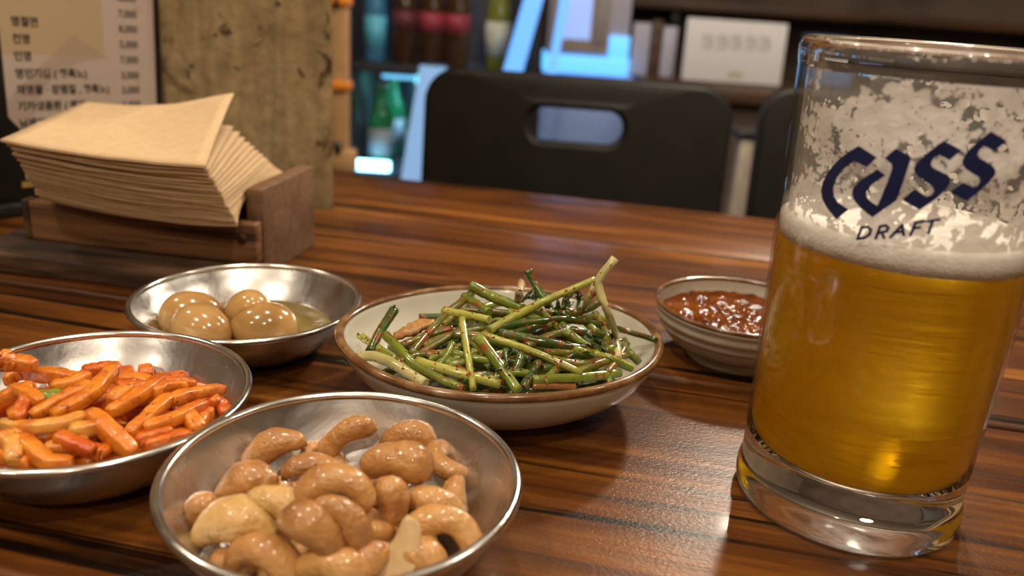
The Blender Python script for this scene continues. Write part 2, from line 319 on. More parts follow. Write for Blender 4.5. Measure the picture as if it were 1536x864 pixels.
struct('wall_front', box(-2.6, 2.6, -2.3, -2.2, 0, 2.6), M['wall_tan'])

# ------------------------------------------------------------------ concrete pillar at the back corner of the table
YAW = R(-10.5)
TU = Vector((math.cos(YAW), math.sin(YAW), 0)); TV = Vector((-math.sin(YAW), math.cos(YAW), 0))
def tp(u, v_, z=0.0): return TU * u + TV * v_ + Vector((0, 0, z))
s = N('raw_concrete')
v = s.coords()
n1 = s.noise(v, 7, 8, .62, .4); n2 = s.noise(s.coords((46, 46, 4)), 1.0, 7, .65, .8); n3 = s.noise(v, 95, 6, .6)
pit = s.ramp(s.noise(s.coords((1, 1, .8)), 48, 5, .6, .8), [(.32, 0.0), (.38, 1.0)])
spl = s.ramp(s.noise(s.coords((1, 1, 1.0)), 15, 7, .66, 1.2), [(.345, 0.0), (.42, 1.0)])
c = s.ramp(n1, [(.28, (.19, .127, .056)), (.5, (.38, .27, .13)), (.74, (.55, .42, .235))])
c = s.mix(.52, c, s.ramp(n2, [(.34, (.30, .26, .20)), (.58, (1, 1, 1))]), 'MULTIPLY')
c = s.mix(.4, c, s.ramp(n3, [(.36, .3), (.6, 1.0)]), 'MULTIPLY')
pit2 = s.ramp(s.noise(s.coords((1, 1, .7)), 130, 4, .6, .6), [(.25, 0.0), (.31, 1.0)])
c = s.mix(1.0, c, s.ramp(pit2, [(0, (.35, .28, .22)), (1, (1, 1, 1))]), 'MULTIPLY')
c = s.mix(1.0, c, s.ramp(pit, [(0, (.26, .2, .15)), (1, (1, 1, 1))]), 'MULTIPLY')
c = s.mix(.8, c, s.ramp(spl, [(0, (.35, .28, .22)), (1, (1, 1, 1))]), 'MULTIPLY')
s.set(Base__Color=c, Roughness=.85)
s.bump(s.math('ADD', s.math('MULTIPLY', pit, .8), s.math('ADD', s.math('MULTIPLY', n3, .5), n1)), .7, .004)
M['concrete'] = s.m
bm = box(-.42, 0, 0, .34, 0, 2.6)
for vv in bm.verts:
    if vv.co.x > -.1 and vv.co.y > .1: vv.co.x = -.16        # the far side is splayed back
bmesh.ops.subdivide_edges(bm, edges=[e for e in bm.edges if e.calc_length() > 1], cuts=170)
for vv in bm.verts:                      # chipped, slightly wavy arris
    k = noise.noise(Vector((vv.co.x * 3 + 7, vv.co.y * 3, vv.co.z * 22)))
    vv.co.x += .0022 * k * (1 if vv.co.x > -.2 else 0)
pl = struct('wall_pillar', bm, M['concrete'])
pl.location = tp(-.2615, .607, 0); pl.rotation_euler = (0, 0, YAW)
tag(pl, 'rough raw concrete pillar standing behind the menu board', 'pillar')

# ------------------------------------------------------------------ the dining table, each plank its own part
table = empty('dining_table', tp(.25, .35, 0), YAW)
tag(table, 'varnished dark brown plank table carrying the bowls and the beer', 'table')
U0, U1 = -.95, .55                       # in table coordinates relative to the table empty
edges = [.728, .593, .368, .143, -.07]
for i, (b1, b0) in enumerate(zip(edges, edges[1:])):
    u0 = (-.2615 - .25 + .004) if i == 0 else U0
    gap = .0012 if i != 2 else .0022
    b = box(u0, U1, b0 - .35 + gap, b1 - .35 - (gap if i else 0), T - .035, T, bev=.0028, seg=3)
    if i == 0:                               # the back plank is cut to fit round the splayed pillar
        for vv in b.verts:
            if vv.co.x < u0 + .02: vv.co.x -= .060 * (vv.co.y - (b0 - .35)) / (b1 - b0)
    o = obj('plank', b, M['table'], table)
obj('under_board', box(U0 + .03, U1 - .03, -.40, .23, T - .055, T - .0355), M['table'], table)
for x in (U0 + .08, U1 - .08):
    for y in (-.36, .18):
        obj('leg', box(x - .03, x + .03, y - .03, y + .03, 0, T - .055, .003), M['table'], table)

# ------------------------------------------------------------------ steel banchan bowls
s = N('worn_stainless_steel')
v = s.coords()
sc = s.noise(s.coords((1, 1, 1)), 38, 6, .65, 1.5)
sm = s.noise(v, 22, 5, .6, .5)
s.set(Base__Color=s.ramp(sm, [(.3, (.50, .48, .46)), (.7, (.68, .66, .64))]), Metallic=1.0,
      Roughness=s.ramp(sc, [(.3, .20), (.7, .36)]))
s.bump(s.math('ADD', s.noise(v, 260, 4, .6), s.math('MULTIPLY', sm, .8)), .10, .0008)
M['steel'] = s.m
s = N('polished_steel_rim'); v = s.coords()
s.set(Base__Color=(.72, .71, .70), Metallic=1.0, Roughness=s.ramp(s.noise(v, 90, 4), [(.3, .14), (.7, .26)])); M['steel_rim'] = s.m
IN = [(0, .0020), (.024, .0020), (.031, .0032), (.0375, .0066), (.0430, .0116), (.0475, .0172), (.0508, .0226), (.0526, .0256)]
def bowl_r(z, k=1.0):
    for (r0, z0), (r1, z1) in zip(IN[1:], IN[2:]):
        if z0 <= z <= z1: return k * (r0 + (r1 - r0) * (z - z0) / (z1 - z0))
    return k * (IN[-1][0] if z > .02 else .026)
def steel_bowl(x, y, k, hz, label):
    root = empty('steel_bowl', (x, y, T))
    tag(root, label, 'bowl', 'round steel side dish bowls')
    inner = [(r * k, z * hz) for r, z in IN]
    outer = [(r * k + .0008 + (.0002 if z < .01 else 0), max(0.0003, z * hz - .0012)) for r, z in reversed(IN[1:])] + [(0, .0003)]
    prof = [(p.x, p.y) for p in spline([(a, b, 0) for a, b in inner[1:]], 36)]
    po = [(p.x, p.y) for p in spline([(a, b, 0) for a, b in outer[:-1]], 36)]
    obj('bowl_body', lathe([inner[0]] + prof + po + [outer[-1]], 96), M['steel'], root)
    ring = [(.0530 * k + .0016 * math.cos(a), .0256 * hz + .0015 * math.sin(a)) for a in [2 * PI * i / 12 for i in range(12)]]
    obj('rolled_rim', lathe(ring, 96, closed=True), M['steel_rim'], root)
    return root
CB = Vector((-.0460, .2142, T)); EB = Vector((-.1238, .3659, T)); KB = Vector((-.1445, .2597, T))
steel_bowl(CB.x, CB.y, .971, 1.113, 'round steel bowl heaped with braised cashew nuts, nearest the camera')
steel_bowl(EB.x, EB.y, .969, .889, 'round steel bowl holding four brown eggs in broth')
steel_bowl(KB.x, KB.y, .994, 1.0, 'round steel bowl filled with orange seasoned strips')

# ------------------------------------------------------------------ ceramic bowls
s = N('cream_glaze'); v = s.coords()
s.set(Base__Color=s.ramp(s.noise(v, 30, 5), [(.3, (.50, .48, .39)), (.7, (.60, .575, .475))]), Roughness=.16, Coat__Weight=.3, Coat__Roughness=.05)
s.bump(s.noise(v, 60, 3), .06, .001); M['cream'] = s.m
s = N('grey_cream_glaze'); v = s.coords()
s.set(Base__Color=s.ramp(s.noise(v, 40, 5), [(.3, (.42, .37, .29)), (.7, (.51, .455, .36))]), Roughness=.28); M['cream_dull'] = s.m
s = N('brown_glazed_rim'); v = s.coords()
s.set(Base__Color=s.ramp(s.noise(v, 75, 5, .6), [(.3, (.075, .030, .009)), (.52, (.18, .085, .031)), (.75, (.37, .235, .115))]), Roughness=.18, Coat__Weight=.4); 
s.bump(s.noise(v, 120, 3), .12, .0008); M['brown_rim'] = s.m

root = empty('oval_ceramic_bowl', (-.0027, .3303, T))
tag(root, 'oval cream ceramic bowl with a brown glazed rim, holding green stems', 'bowl')
A_, B_ = 1.0, .0609 / .0706
ro = R(14.6)
wob = lambda a, r, z: 1 + (.012 * math.sin(3 * a + .6) + .008 * math.sin(5 * a)) * min(1, r / .06)
prof = [(0, .0040), (.030, .0043), (.044, .0075), (.055, .0140), (.0625, .0215), (.0662, .0280), (.0674, .0292)]
pin = [(p.x, p.y) for p in spline([(a, b, 0) for a, b in prof[1:]], 30)]
pout = [(p.x, p.y) for p in spline([(.0698, .0284, 0), (.0684, .0240, 0), (.0630, .0160, 0), (.0535, .0085, 0), (.0440, .0040, 0), (.0375, .0026, 0)], 30)]
obj('bowl_body', lathe([prof[0]] + pin + [(.0688, .0296)] + pout + [(0, .0026)], 96, sx=A_, sy=B_, rot=ro, wob=wob), M['cream'], root)
ring = [(.0686 + .0021 * math.cos(a), .0286 + .0018 * math.sin(a)) for a in [2 * PI * i / 14 for i in range(14)]]
obj('glazed_rim', lathe(ring, 96, closed=True, sx=A_, sy=B_, rot=ro, wob=lambda a, r, z: wob(a, .069, z)), M['brown_rim'], root)
obj('foot_ring', lathe([(.0325, .0040), (.0330, .0006), (.0340, 0), (.0362, 0), (.0374, .0008), (.0380, .0036)], 72, closed=True, sx=A_, sy=B_, rot=ro), M['cream'], root)

root = empty('sauce_bowl', (.1147, .3917, T))
tag(root, 'small ridged cream bowl of red sauce beside the beer glass', 'bowl')
pin = [(p.x, p.y) for p in spline([(.020, .0050, 0), (.031, .0075, 0), (.0372, .0138, 0), (.0400, .0215, 0), (.0410, .0275, 0)], 24)]
out_ = []
for i in range(41):
    t = i / 40
    z = .0275 * (1 - t) + .0040 * t
    r = .0421 - .0155 * t ** 2.6 - .002 * t
    r += .00035 * math.sin(z * 2 * PI / .0050)
    out_.append((r, z))
obj('bowl_body', lathe([(0, .005)] + pin + out_ + [(0, .0045)], 96), M['cream_dull'], root)
ring = [(.0415 + .0011 * math.cos(a), .0277 + .0011 * math.sin(a)) for a in [2 * PI * i / 12 for i in range(12)]]
obj('glazed_rim', lathe(ring, 96, closed=True), M['brown_rim'], root)
obj('foot_ring', lathe([(.0195, .0055), (.0198, .0006), (.021, 0), (.0232, 0), (.0242, .0008), (.0248, .0055)], 64, closed=True), M['cream_dull'], root)
# the sauce
s = N('chilli_bean_sauce'); v = s.coords()
n1 = s.noise(v, 70, 6, .6, .8); n2 = s.noise(v, 340, 4, .6)
s.set(Base__Color=s.ramp(n1, [(.3, (.13, .024, .002)), (.55, (.33, .088, .007)), (.75, (.46, .165, .016))]), Roughness=.07, Specular__IOR__Level=.28)
s.bump(s.math('ADD', s.math('MULTIPLY', n2, .8), s.math('MULTIPLY', n1, .4)), .35, .0010); M['sauce'] = s.m
bm = bmesh.new()
rings = []
for i in range(41):
    r = .0391 * i / 40
    if i == 0: rings.append([bm.verts.new((0, 0, 0))]); continue
    ring = []
    for k in range(128):
        a = 2 * PI * k / 128
        x, y = r * math.cos(a), r * math.sin(a)
        h = .0009 * noise.noise(Vector((x * 150, y * 150, 2))) + .0010 * noise.noise(Vector((x * 400, y * 400, 5)))
        ring.append(bm.verts.new((x, y, h + (.0011 if i == 40 else 0))))
    rings.append(ring)
for A, B in zip(rings, rings[1:]):
    for k in range(128):
        j = (k + 1) % 128
        if len(A) == 1: bm.faces.new((A[0], B[k], B[j]))
        else: bm.faces.new((A[k], A[j], B[j], B[k]))
bmesh.ops.solidify(bm, geom=list(bm.faces), thickness=.004)
smooth(bm)
tag(obj('dipping_sauce', bm, M['sauce'], loc=(.1147, .3917, T + .0203)), 'lumpy red brown chilli sauce filling the small cream bowl', 'sauce')
# ------------------------------------------------------------------ eggs and broth
s = N('soy_braised_egg'); v = s.coords(rand=True)
s.set(Base__Color=s.ramp(s.noise(v, 38, 4, .5), [(.3, (.27, .135, .036)), (.5, (.46, .26, .088)), (.75, (.54, .335, .13))]), Roughness=.16, Coat__Weight=.6, Coat__Roughness=.04,
      Subsurface__Weight=.12, Subsurface__Radius=(.004, .0016, .0005))
s.bump(s.noise(v, 160, 3), .05, .001); M['egg'] = s.m
egg_p = []
for i in range(25):
    a = PI * i / 24
    z = -math.cos(a)
    egg_p.append((max(0, .0116 * math.sin(a) * (1 - .10 * z)), .0148 * z))
egg_p[0] = (0, egg_p[0][1]); egg_p[-1] = (0, egg_p[-1][1])
bm = lathe(egg_p, 36); egg_me = bpy.data.meshes.new('egg'); bm.to_mesh(egg_me); bm.free(); egg_me.materials.append(M['egg'])
for (x, y, z), rot, k, lab in zip(EGGS_T, ((R(84), .1, R(100)), (R(95), 0, R(70)), (R(50), .15, R(30)), (R(85), 0, R(-75))), (1.02, 1.0, .98, 1.03),
      ('brown soy braised egg at the far left of the steel bowl', 'brown soy braised egg in front at left, nearest the orange strips',
       'darker brown soy braised egg at the back of the four, tipped upright', 'brown soy braised egg at the front right beside the open broth')):
    o = obj('braised_egg', egg_me, loc=(x / 1000, y / 1000, T + z / 1000), rot=rot)
    o.scale = (k, k, k)
    tag(o, lab, 'egg', 'eggs in the steel bowl')
s = N('soy_broth'); v = s.coords()
s.set(Base__Color=s.ramp(s.noise(v, 60, 4), [(.3, (.22, .15, .035)), (.7, (.36, .27, .085))]), Roughness=.06, Transmission__Weight=.35, IOR=1.34, Coat__Weight=.3)
s.bump(s.noise(v, 70, 3, .5, 1), .30, .002); M['broth'] = s.m
rb = bowl_r(.0085 / .889, .969) - .0004
tag(obj('egg_broth', lathe([(0, -.008), (rb * .72, -.008), (rb * .92, -.004), (rb, 0), (rb - .001, .0003), (rb * .9, 0), (rb * .5, 0), (0, 0)], 72), M['broth'], loc=(EB.x, EB.y, T + .0085)),
    'shallow yellow brown broth around the eggs', 'broth')

# ------------------------------------------------------------------ cashews
def nut_mat(name, a, b, c):
    s = N(name); v = s.coords(rand=True)
    s.set(Base__Color=s.ramp(s.noise(v, 85, 5, .55, .5), [(.28, a), (.5, b), (.75, c)]), Roughness=.32, Coat__Weight=.45, Coat__Roughness=.10,
          Subsurface__Weight=.10, Subsurface__Radius=(.004, .0018, .0006))
    s.bump(s.math('ADD', s.noise(v, 120, 4, .6, .8), s.math('MULTIPLY', s.noise(v, 380, 3), .55)), .6, .0024)
    return s.m
NUT = [nut_mat('braised_cashew', (.32, .130, .032), (.48, .225, .066), (.58, .305, .105)),
       nut_mat('amber_cashew', (.38, .17, .042), (.54, .275, .083), (.63, .36, .13)),
       nut_mat('pale_cashew', (.52, .285, .085), (.64, .39, .14), (.72, .48, .21)),
       nut_mat('dark_cashew', (.26, .10, .024), (.40, .175, .048), (.50, .25, .08))]
s = N('split_cashew_face'); v = s.coords()
s.set(Base__Color=s.ramp(s.noise(s.coords((1, 1, 1)), 150, 4), [(.3, (.50, .33, .15)), (.7, (.68, .50, .27))]), Roughness=.45); M['nut_face'] = s.m
def cashew_mesh(arc, span, rad, seed, split=False, n=18, ring=16):
    rnd = random.Random(seed)
    b = bmesh.new()
    rings = []
    ph = rnd.uniform(0, 6)
    for i in range(n + 1):
        t = i / n
        a = R(90) + R(span) * (t - .5) * -1
        c = Vector((arc * math.cos(a), arc * math.sin(a) - arc * .55, 0))
        d = Vector((math.sin(a), -math.cos(a), 0))
        e = math.sin(PI * min(1, max(0, t)))
        prof = max(0.0, 1 - abs(2 * t - 1) ** 3.4) ** .5
        r = rad * prof * (1 + .13 * math.cos(2 * PI * t + ph) + .07 * (t - .5))
        out = Vector((math.cos(a), math.sin(a), 0))
        if i in (0, n):
            rings.append([b.verts.new(c + d * (-rad * .55 if i == 0 else rad * .55))]); continue
        cc = c + d * (rad * .55 * (2 * t - 1) ** 3)
        rg = []
        for k in range(ring):
            q = 2 * PI * k / ring
            co, si = math.cos(q), math.sin(q)
            rr = r * (1 - .20 * max(0, -co) ** 2 - .10 * math.exp(-((q - PI) / .35) ** 2))
            p = cc + out * (co * rr) + Vector((0, 0, si * rr * .93))
            p += p.normalized() * (.00045 * noise.noise(p * 230 + Vector((seed, 0, 0))) + .00022 * noise.noise(Vector((p.x * 520, p.y * 520, p.z * 900)) + Vector((0, seed, 0))))
            if split and p.z < 0: p.z *= .12
            rg.append(b.verts.new(p))
        rings.append(rg)
    for A, B in zip(rings, rings[1:]):
        for k in range(ring):
            j = (k + 1) % ring
            if len(A) == 1: f = b.faces.new((A[0], B[j], B[k]))
            elif len(B) == 1: f = b.faces.new((A[k], A[j], B[0]))
            else: f = b.faces.new((A[k], A[j], B[j], B[k]))
            f.smooth = True
    bmesh.ops.recalc_face_normals(b, faces=b.faces)
    return b
CSPEC = [(.0071, 200, .0047), (.0105, 85, .0058), (.0125, 92, .0048), (.013, 80, .0052)]
NUTLAB = ['braised cashew at the far left edge, mostly hidden', 'braised cashew tucked behind the long nut at the back', 'small braised cashew at the far right against the steel wall',
 'braised cashew half hidden under the big curled nut', 'amber cashew low at the front right rim', 'amber cashew cut by the bottom edge at the front middle', 'braised cashew at the bottom front beside the split one',
 'long braised cashew arching at the back left', 'braised cashew lying left of the pale oblong one', 'large pale yellow cashew at the front left', 'braised cashew at the bottom front left by the rim',
 'pale smooth oblong cashew in the left middle', 'long glossy cashew rising highest at the back middle', 'curled cashew arching at the back right', 'braised cashew at the right behind the round amber one',
 'round wrinkled cashew seen end on at the back right', 'round amber cashew seen end on at the right', 'widely curled amber cashew at the front right', 'big plump cashew with a crease, right of the middle',
 'braised cashew standing behind the big curl, right side', 'wrinkled dark cashew left of the big curl', 'big curled cashew lying on top of the heap', 'dark cashew running down the front of the heap', 'dark cashew at the front middle over the pale ones',
 'split half cashew showing its pale flat face']
for i, ((x, y, z, ex, ey, ez, var, k, tone), lab) in enumerate(zip(CASHEWS_T, NUTLAB)):
    arc, span, rad = CSPEC[var]
    bm = cashew_mesh(arc, span * (1 + .06 * math.sin(i * 2.3)), rad, i + 3, split=(var == 3))
    me = bpy.data.meshes.new('cashew_nut'); bm.to_mesh(me); bm.free()
    me.materials.append(NUT[tone] if tone < 4 else NUT[1])
    if var == 3:
        me.materials.append(M['nut_face'])
        for f in me.polygons:
            if f.normal.z < -.75: f.material_index = 1
    o = obj('cashew_nut', me, loc=(x / 1000, y / 1000, T + z / 1000), rot=(ex, ey, ez))
    if var == 3:
        o.rotation_euler = (Euler((ex, ey, ez)).to_matrix() @ Matrix.Rotation(R(158), 3, 'X')).to_euler(); k *= 1.05
    k *= .93; o.scale = (k, k, k)
    tag(o, lab, 'cashew', 'braised cashews in the steel bowl')
# nuts underneath that carry the heap
rnd = random.Random(5)
for i in range(15):
    a = i * 2.4; rr = .0305 * math.sqrt((i + .4) / 15)
    arc, span, rad = CSPEC[i % 2]
    me = None
    bm = cashew_mesh(arc, span, rad, 40 + i)
    o = obj('cashew_nut', bm, NUT[i % 2], loc=(CB.x + rr * math.cos(a), CB.y + rr * math.sin(a), T + .0088 + (.002 if rr > .026 else 0)), rot=(rnd.uniform(-.3, .3), rnd.uniform(-.3, .3), rnd.uniform(0, 6)))
    tag(o, 'braised cashew at the bottom of the steel bowl, under the heap', 'cashew', 'braised cashews buried under the heap')

# ------------------------------------------------------------------ orange seasoned strips
def strip_mat(name, a, b, c):
    s = N(name); v = s.coords(rand=True)
    fl = s.ramp(s.noise(v, 300, 3, .6), [(.62, 0.0), (.70, .8)])
    base = s.ramp(s.noise(v, 120, 5, .6, .5), [(.28, a), (.52, b), (.76, c)])
    base = s.mix(s.ramp(s.noise(v, 55, 4, .6), [(.5, 0.0), (.66, .7)]), base, (.50, .055, .004))
    s.set(Base__Color=s.mix(fl, base, (.20, .016, .004)), Roughness=.34, Coat__Weight=.3, Coat__Roughness=.12,
          Subsurface__Weight=.2, Subsurface__Radius=(.005, .002, .0005))
    s.bump(s.math('ADD', s.noise(v, 150, 4), s.math('MULTIPLY', s.noise(v, 520, 2), .5)), .5, .0016)
    return s.m
STR = [strip_mat('orange_strip', (.54, .120, .007), (.73, .225, .015), (.80, .33, .04)),
       strip_mat('red_orange_strip', (.46, .070, .005), (.66, .145, .010), (.74, .23, .022)),
       strip_mat('pale_orange_strip', (.60, .22, .026), (.74, .35, .06), (.80, .46, .13))]
def strip_mesh(pts, k, seed):
    rnd = random.Random(seed)
    P = spline([Vector(p) / 1000 for p in pts], 12)
    for q in P: q += Vector((rnd.uniform(-1, 1), rnd.uniform(-1, 1), rnd.uniform(-1, 1))) * .00018
    r0 = .0025 * k * rnd.uniform(.92, 1.08)
    o = P[0].copy(); P = [p - o for p in P]
    rad = lambda t: r0 * (1 + .10 * math.sin(5 * t + seed)) * (.62 + .38 * min(1, min(t, 1 - t) * 9 + .12))
    b = sweep(P, rad, n=12, square=.8, flat=rnd.uniform(.8, 1.05), twist=rnd.uniform(-.8, .8), rnd=rnd, jit=.035)
    return b, o
STRLAB = ['orange strip at the back left under the thick curl', 'orange strip along the front left rim', 'orange strip low at the left, leaning up', 'short red orange strip low at the front middle', 'pale orange strip low in the front middle',
 'red orange strip low behind the front rim', 'long red orange strip along the front right rim', 'short orange strip standing at the right end', 'dark red curled strip at the far right end', 'orange strip at the back, right of the tall one',
 'red orange strip lying flat at the back middle', 'orange strip at the left edge of the picture', 'thick orange curl on top at the far left', 'long orange strip lying behind the green bit', 'orange strip on top, above the green bit',
 'orange strip hanging down left of the middle', 'orange strip slanting right of the green bit', 'long bowed orange strip sweeping across the front left', 'orange strip looping down at the front left', 'strip with a pale cut end in the front middle',
 'orange strip reaching furthest right near the rim', 'orange strip slanting across the right, with dark flecks', 'orange strip leaning in the right middle', 'orange strip with a raised end, right of the middle', 'broad orange strip lying over the front with a square end',
 'long orange strip climbing to the top of the heap', 'red orange strip at the back right', 'short red orange strip in the back middle', 'orange strip at the back right under the longest one', 'orange strip steep at the right front',
 'pale orange strip down the left front', 'short orange strip in the middle of the heap', 'orange strip at the top left corner of the heap', 'red orange strip low under the broad one', 'orange strip beside the green bit at left', 'orange strip behind the tall slanting one']
for i, pts in enumerate(STRIPS_T):
    bm, o0 = strip_mesh(pts, 1.0, i)
    mm = STR[2] if i in (4, 19, 30, 17) else STR[1] if i in (3, 5, 6, 8, 10, 26, 27, 33) else STR[0]
    o = obj('seasoned_strip', bm, mm, loc=(o0.x, o0.y, T + o0.z))
    tag(o, STRLAB[i], 'vegetable', 'orange strips in the steel bowl')
rnd = random.Random(11)
for i in range(56):
    a = i * 2.39996; rr = .040 * math.sqrt((i + .5) / 56)
    cz = 6.0 + (i % 6) * 3.4 * (1 - (rr / .055) ** 2)
    if rr > .024: cz = min(max(cz, 11 + (rr - .024) * 300), 14.5)
    if rr > .032: th = a + PI / 2; L = 9
    th = rnd.uniform(0, PI); L = min(rnd.uniform(11, 16), (.0445 - rr) * 800)
    cx, cy = KB.x * 1000 + rr * 1000 * math.cos(a), KB.y * 1000 + rr * 1000 * math.sin(a)
    pts = [(cx - L * math.cos(th), cy - L * math.sin(th), cz), (cx, cy, cz + rnd.uniform(0, 2.5)), (cx + L * math.cos(th), cy + L * math.sin(th), cz)]
    bm, o0 = strip_mesh(pts, 1.05, 60 + i)
    tag(obj('seasoned_strip', bm, STR[i % 2], loc=(o0.x, o0.y, T + o0.z)), 'orange strip buried inside the heap in the steel bowl', 'vegetable', 'orange strips buried in the heap')
M['scallion_bit'] = plain('scallion_green', (.20, .22, .018), .25, var=.4, scale=160, Coat__Weight=.4)
P = spline([Vector(p) / 1000 for p in GREENBIT_T], 8); o0 = P[0].copy()
bm = sweep([p - o0 for p in P], lambda t: .0034 * (math.sin(PI * (.12 + .76 * t)) ** .8), n=8, flat=.45, rnd=random.Random(2), jit=.12)
tag(obj('scallion_slice', bm, M['scallion_bit'], loc=(o0.x, o0.y, T + o0.z)), 'small green scallion slice lying on the orange strips', 'vegetable')

# ------------------------------------------------------------------ seasoned green stems
def stem_mat(name, a, b, c, red=.56):
    s = N(name); v = s.coords(rand=True)
    base = s.ramp(s.noise(v, 55, 4, .5), [(.3, a), (.55, b), (.8, c)])
    blot = s.ramp(s.noise(v, 150, 6, .65, .5), [(red, 0.0), (red + .06, 1.0)])
    fl = s.ramp(s.noise(v, 520, 3, .6), [(.63, 0.0), (.68, 1.0)])
    col = s.mix(s.math('MAXIMUM', s.math('MULTIPLY', blot, .8), fl), base, (.25, .045, .008))
    s.set(Base__Color=col, Roughness=.2, Coat__Weight=.6, Coat__Roughness=.06)
    s.bump(s.math('ADD', s.noise(v, 240, 3), fl), .22, .0009)
    return s.m
STEM = [stem_mat('dark_green_stem', (.016, .036, .004), (.042, .080, .008), (.085, .135, .015)),
        stem_mat('green_stem', (.085, .125, .010), (.165, .215, .018), (.25, .30, .04)),
        stem_mat('olive_stem', (.085, .088, .010), (.15, .145, .018), (.22, .21, .034), .52),
        stem_mat('yellow_green_stem', (.23, .25, .030), (.36, .36, .06), (.46, .44, .11), .58),
        stem_mat('pale_stem', (.36, .33, .11), (.50, .44, .19), (.58, .52, .27), .60),
        stem_mat('reddish_stem', (.18, .07, .014), (.27, .12, .028), (.34, .17, .04), .55)]
STEMLAB = {0: 'left of the middle, low', 1: 'under the pale front stem', 2: 'low in the middle', 3: 'slanting at the left, inner one', 4: 'slanting at the left beneath the thick one', 5: 'far left lying on the tan shred', 6: 'behind the slanting left stems',
 7: 'standing in the middle front gap', 8: 'short, in the right middle', 9: 'along the front rim', 10: 'at the far right by the rim', 11: 'long, leaning up at the left', 12: 'thick and short, standing alone at the far left',
 13: 'short, upright at the front middle', 14: 'long, along the front right rim', 15: 'bent, running down the left front', 16: 'at the left end pointing at the rim', 17: 'long, lying along the front', 18: 'thick and bowed, over the left rim',
 19: 'running down to the right rim', 20: 'thick, lying across the middle', 21: 'thin, crossing down to the right', 22: 'thick, sloping down to the front middle', 23: 'thin and upright, left of the middle', 24: 'bent, lying across the top',
 25: 'pointing out over the right rim', 26: 'short, at the upper left of the heap', 27: 'lying level at the upper left', 28: 'thick, at the top left of the heap', 29: 'sticking up at the back', 30: 'longest, rising to the upper right',
 31: 'tallest and kinked, standing at the right', 32: 'short, leaning behind the kinked one'}
CN = ['dark green', 'green', 'olive green', 'yellow green', 'pale', 'reddish brown']
EXTRA = ['crossing under the top of the heap', 'lying level under the top stems', 'steep in the upper right', 'ending at the right rim', 'hidden low at the front left', 'low in the front right', 'at the front right corner',
         'standing in the right part', 'upright in the dark middle', 'short, left of the thick front stem', 'leaning in the right front', 'leaning in the left middle gap', 'short, high on the right', 'lowest at the front left',
         'level in the left middle, over the low ones', 'rising to the upper right under the bent stem', 'sloping in the dark centre', 'bowed in the right middle', 'level low in the right middle', 'level at the left, over the tan shred side', 'steep at the left front corner',
         'nearly level at the front middle', 'rising towards the right rim', 'level just under the long thin one', 'level at the upper right', 'sloping down left from the heap top', 'steep in the left front', 'short and steep at the front, right of the middle', 'steep by the right rim', 'sloping down right near the heap top',
         'short, rising behind the kinked one', 'sloping down beside the kinked one']
for i, (pts, ci, rmm) in enumerate(CHIVES_T):
    P = spline([Vector(p) / 1000 for p in pts], 14); o0 = P[0].copy(); rn = random.Random(i)
    r0 = rmm / 1000 * .94
    bm = sweep([p - o0 + Vector((rn.uniform(-1, 1), rn.uniform(-1, 1), rn.uniform(-1, 1))) * .00012 for p in P], lambda t: r0 * (1.06 - .16 * t), n=10, flat=rn.uniform(.82, 1.0), rnd=rn, jit=.03)
    o = obj('chive_stem', bm, STEM[ci], loc=(o0.x, o0.y, T + o0.z))
    tag(o, '%s seasoned stem %s' % (CN[ci], STEMLAB.get(i) or EXTRA[i - 33]), 'vegetable', 'seasoned green stems in the oval bowl')
rnd = random.Random(21)
for i in range(84):
    a = i * 2.39996; rr = .042 * math.sqrt((i + .5) / 84)
    cz = 7.5 + (i % 7) * 4.6 * (1 - (rr / .06) ** 2)
    if rr > .028: cz = max(cz, 13)
    th = R(20) + rnd.gauss(0, .7); L = rnd.uniform(13, 21) * (1 - rr * 9) + 4
    cx, cy = -2.7 + rr * 1000 * math.cos(a) * 1.08, 330.3 + rr * 1000 * math.sin(a) * .85
    pts = [(cx - L * math.cos(th), cy - L * math.sin(th), cz), (cx, cy, cz + rnd.uniform(-.5, 2.5)), (cx + L * math.cos(th), cy + L * math.sin(th), cz + rnd.uniform(-1, 1))]
    P = spline([Vector(p) / 1000 for p in pts], 8); o0 = P[0].copy()
    bm = sweep([p - o0 for p in P], lambda t: .0019, n=8)
    tag(obj('chive_stem', bm, STEM[(0, 0, 2, 1)[i % 4]], loc=(o0.x, o0.y, T + o0.z)), 'seasoned stem buried inside the green heap', 'vegetable', 'green stems buried in the heap')
# chilli flakes and seeds sprinkled over the stems: too small to count
M['flake'] = plain('chilli_flake', (.30, .028, .006), .35, var=.5, scale=300)
rnd = random.Random(77); bm = bmesh.new()
for i in range(330):
    pts, ci, rmm = CHIVES_T[rnd.randrange(len(CHIVES_T))]
    P = spline([Vector(p) / 1000 for p in pts], 14); p = P[rnd.randrange(15)]
    a = rnd.uniform(R(15), R(165))
    d = Vector((.6 * math.cos(a), -abs(math.cos(a)) * .5 - .3, math.sin(a))).normalized()
    q = p + d * rmm / 1000 * .97; q.z += T
    k = rnd.uniform(.00035, .0008)
    mx_ = Matrix.Translation(q) @ Euler((rnd.uniform(0, 6), rnd.uniform(0, 6), 0)).to_matrix().to_4x4() @ Matrix.Diagonal((k, k * .8, k * .4, 1))
    bmesh.ops.create_icosphere(bm, subdivisions=1, radius=1, matrix=mx_)
tag(obj('chilli_flakes', bm, M['flake']), 'red chilli flakes sprinkled over the green stems', 'chilli flakes', kind='stuff')
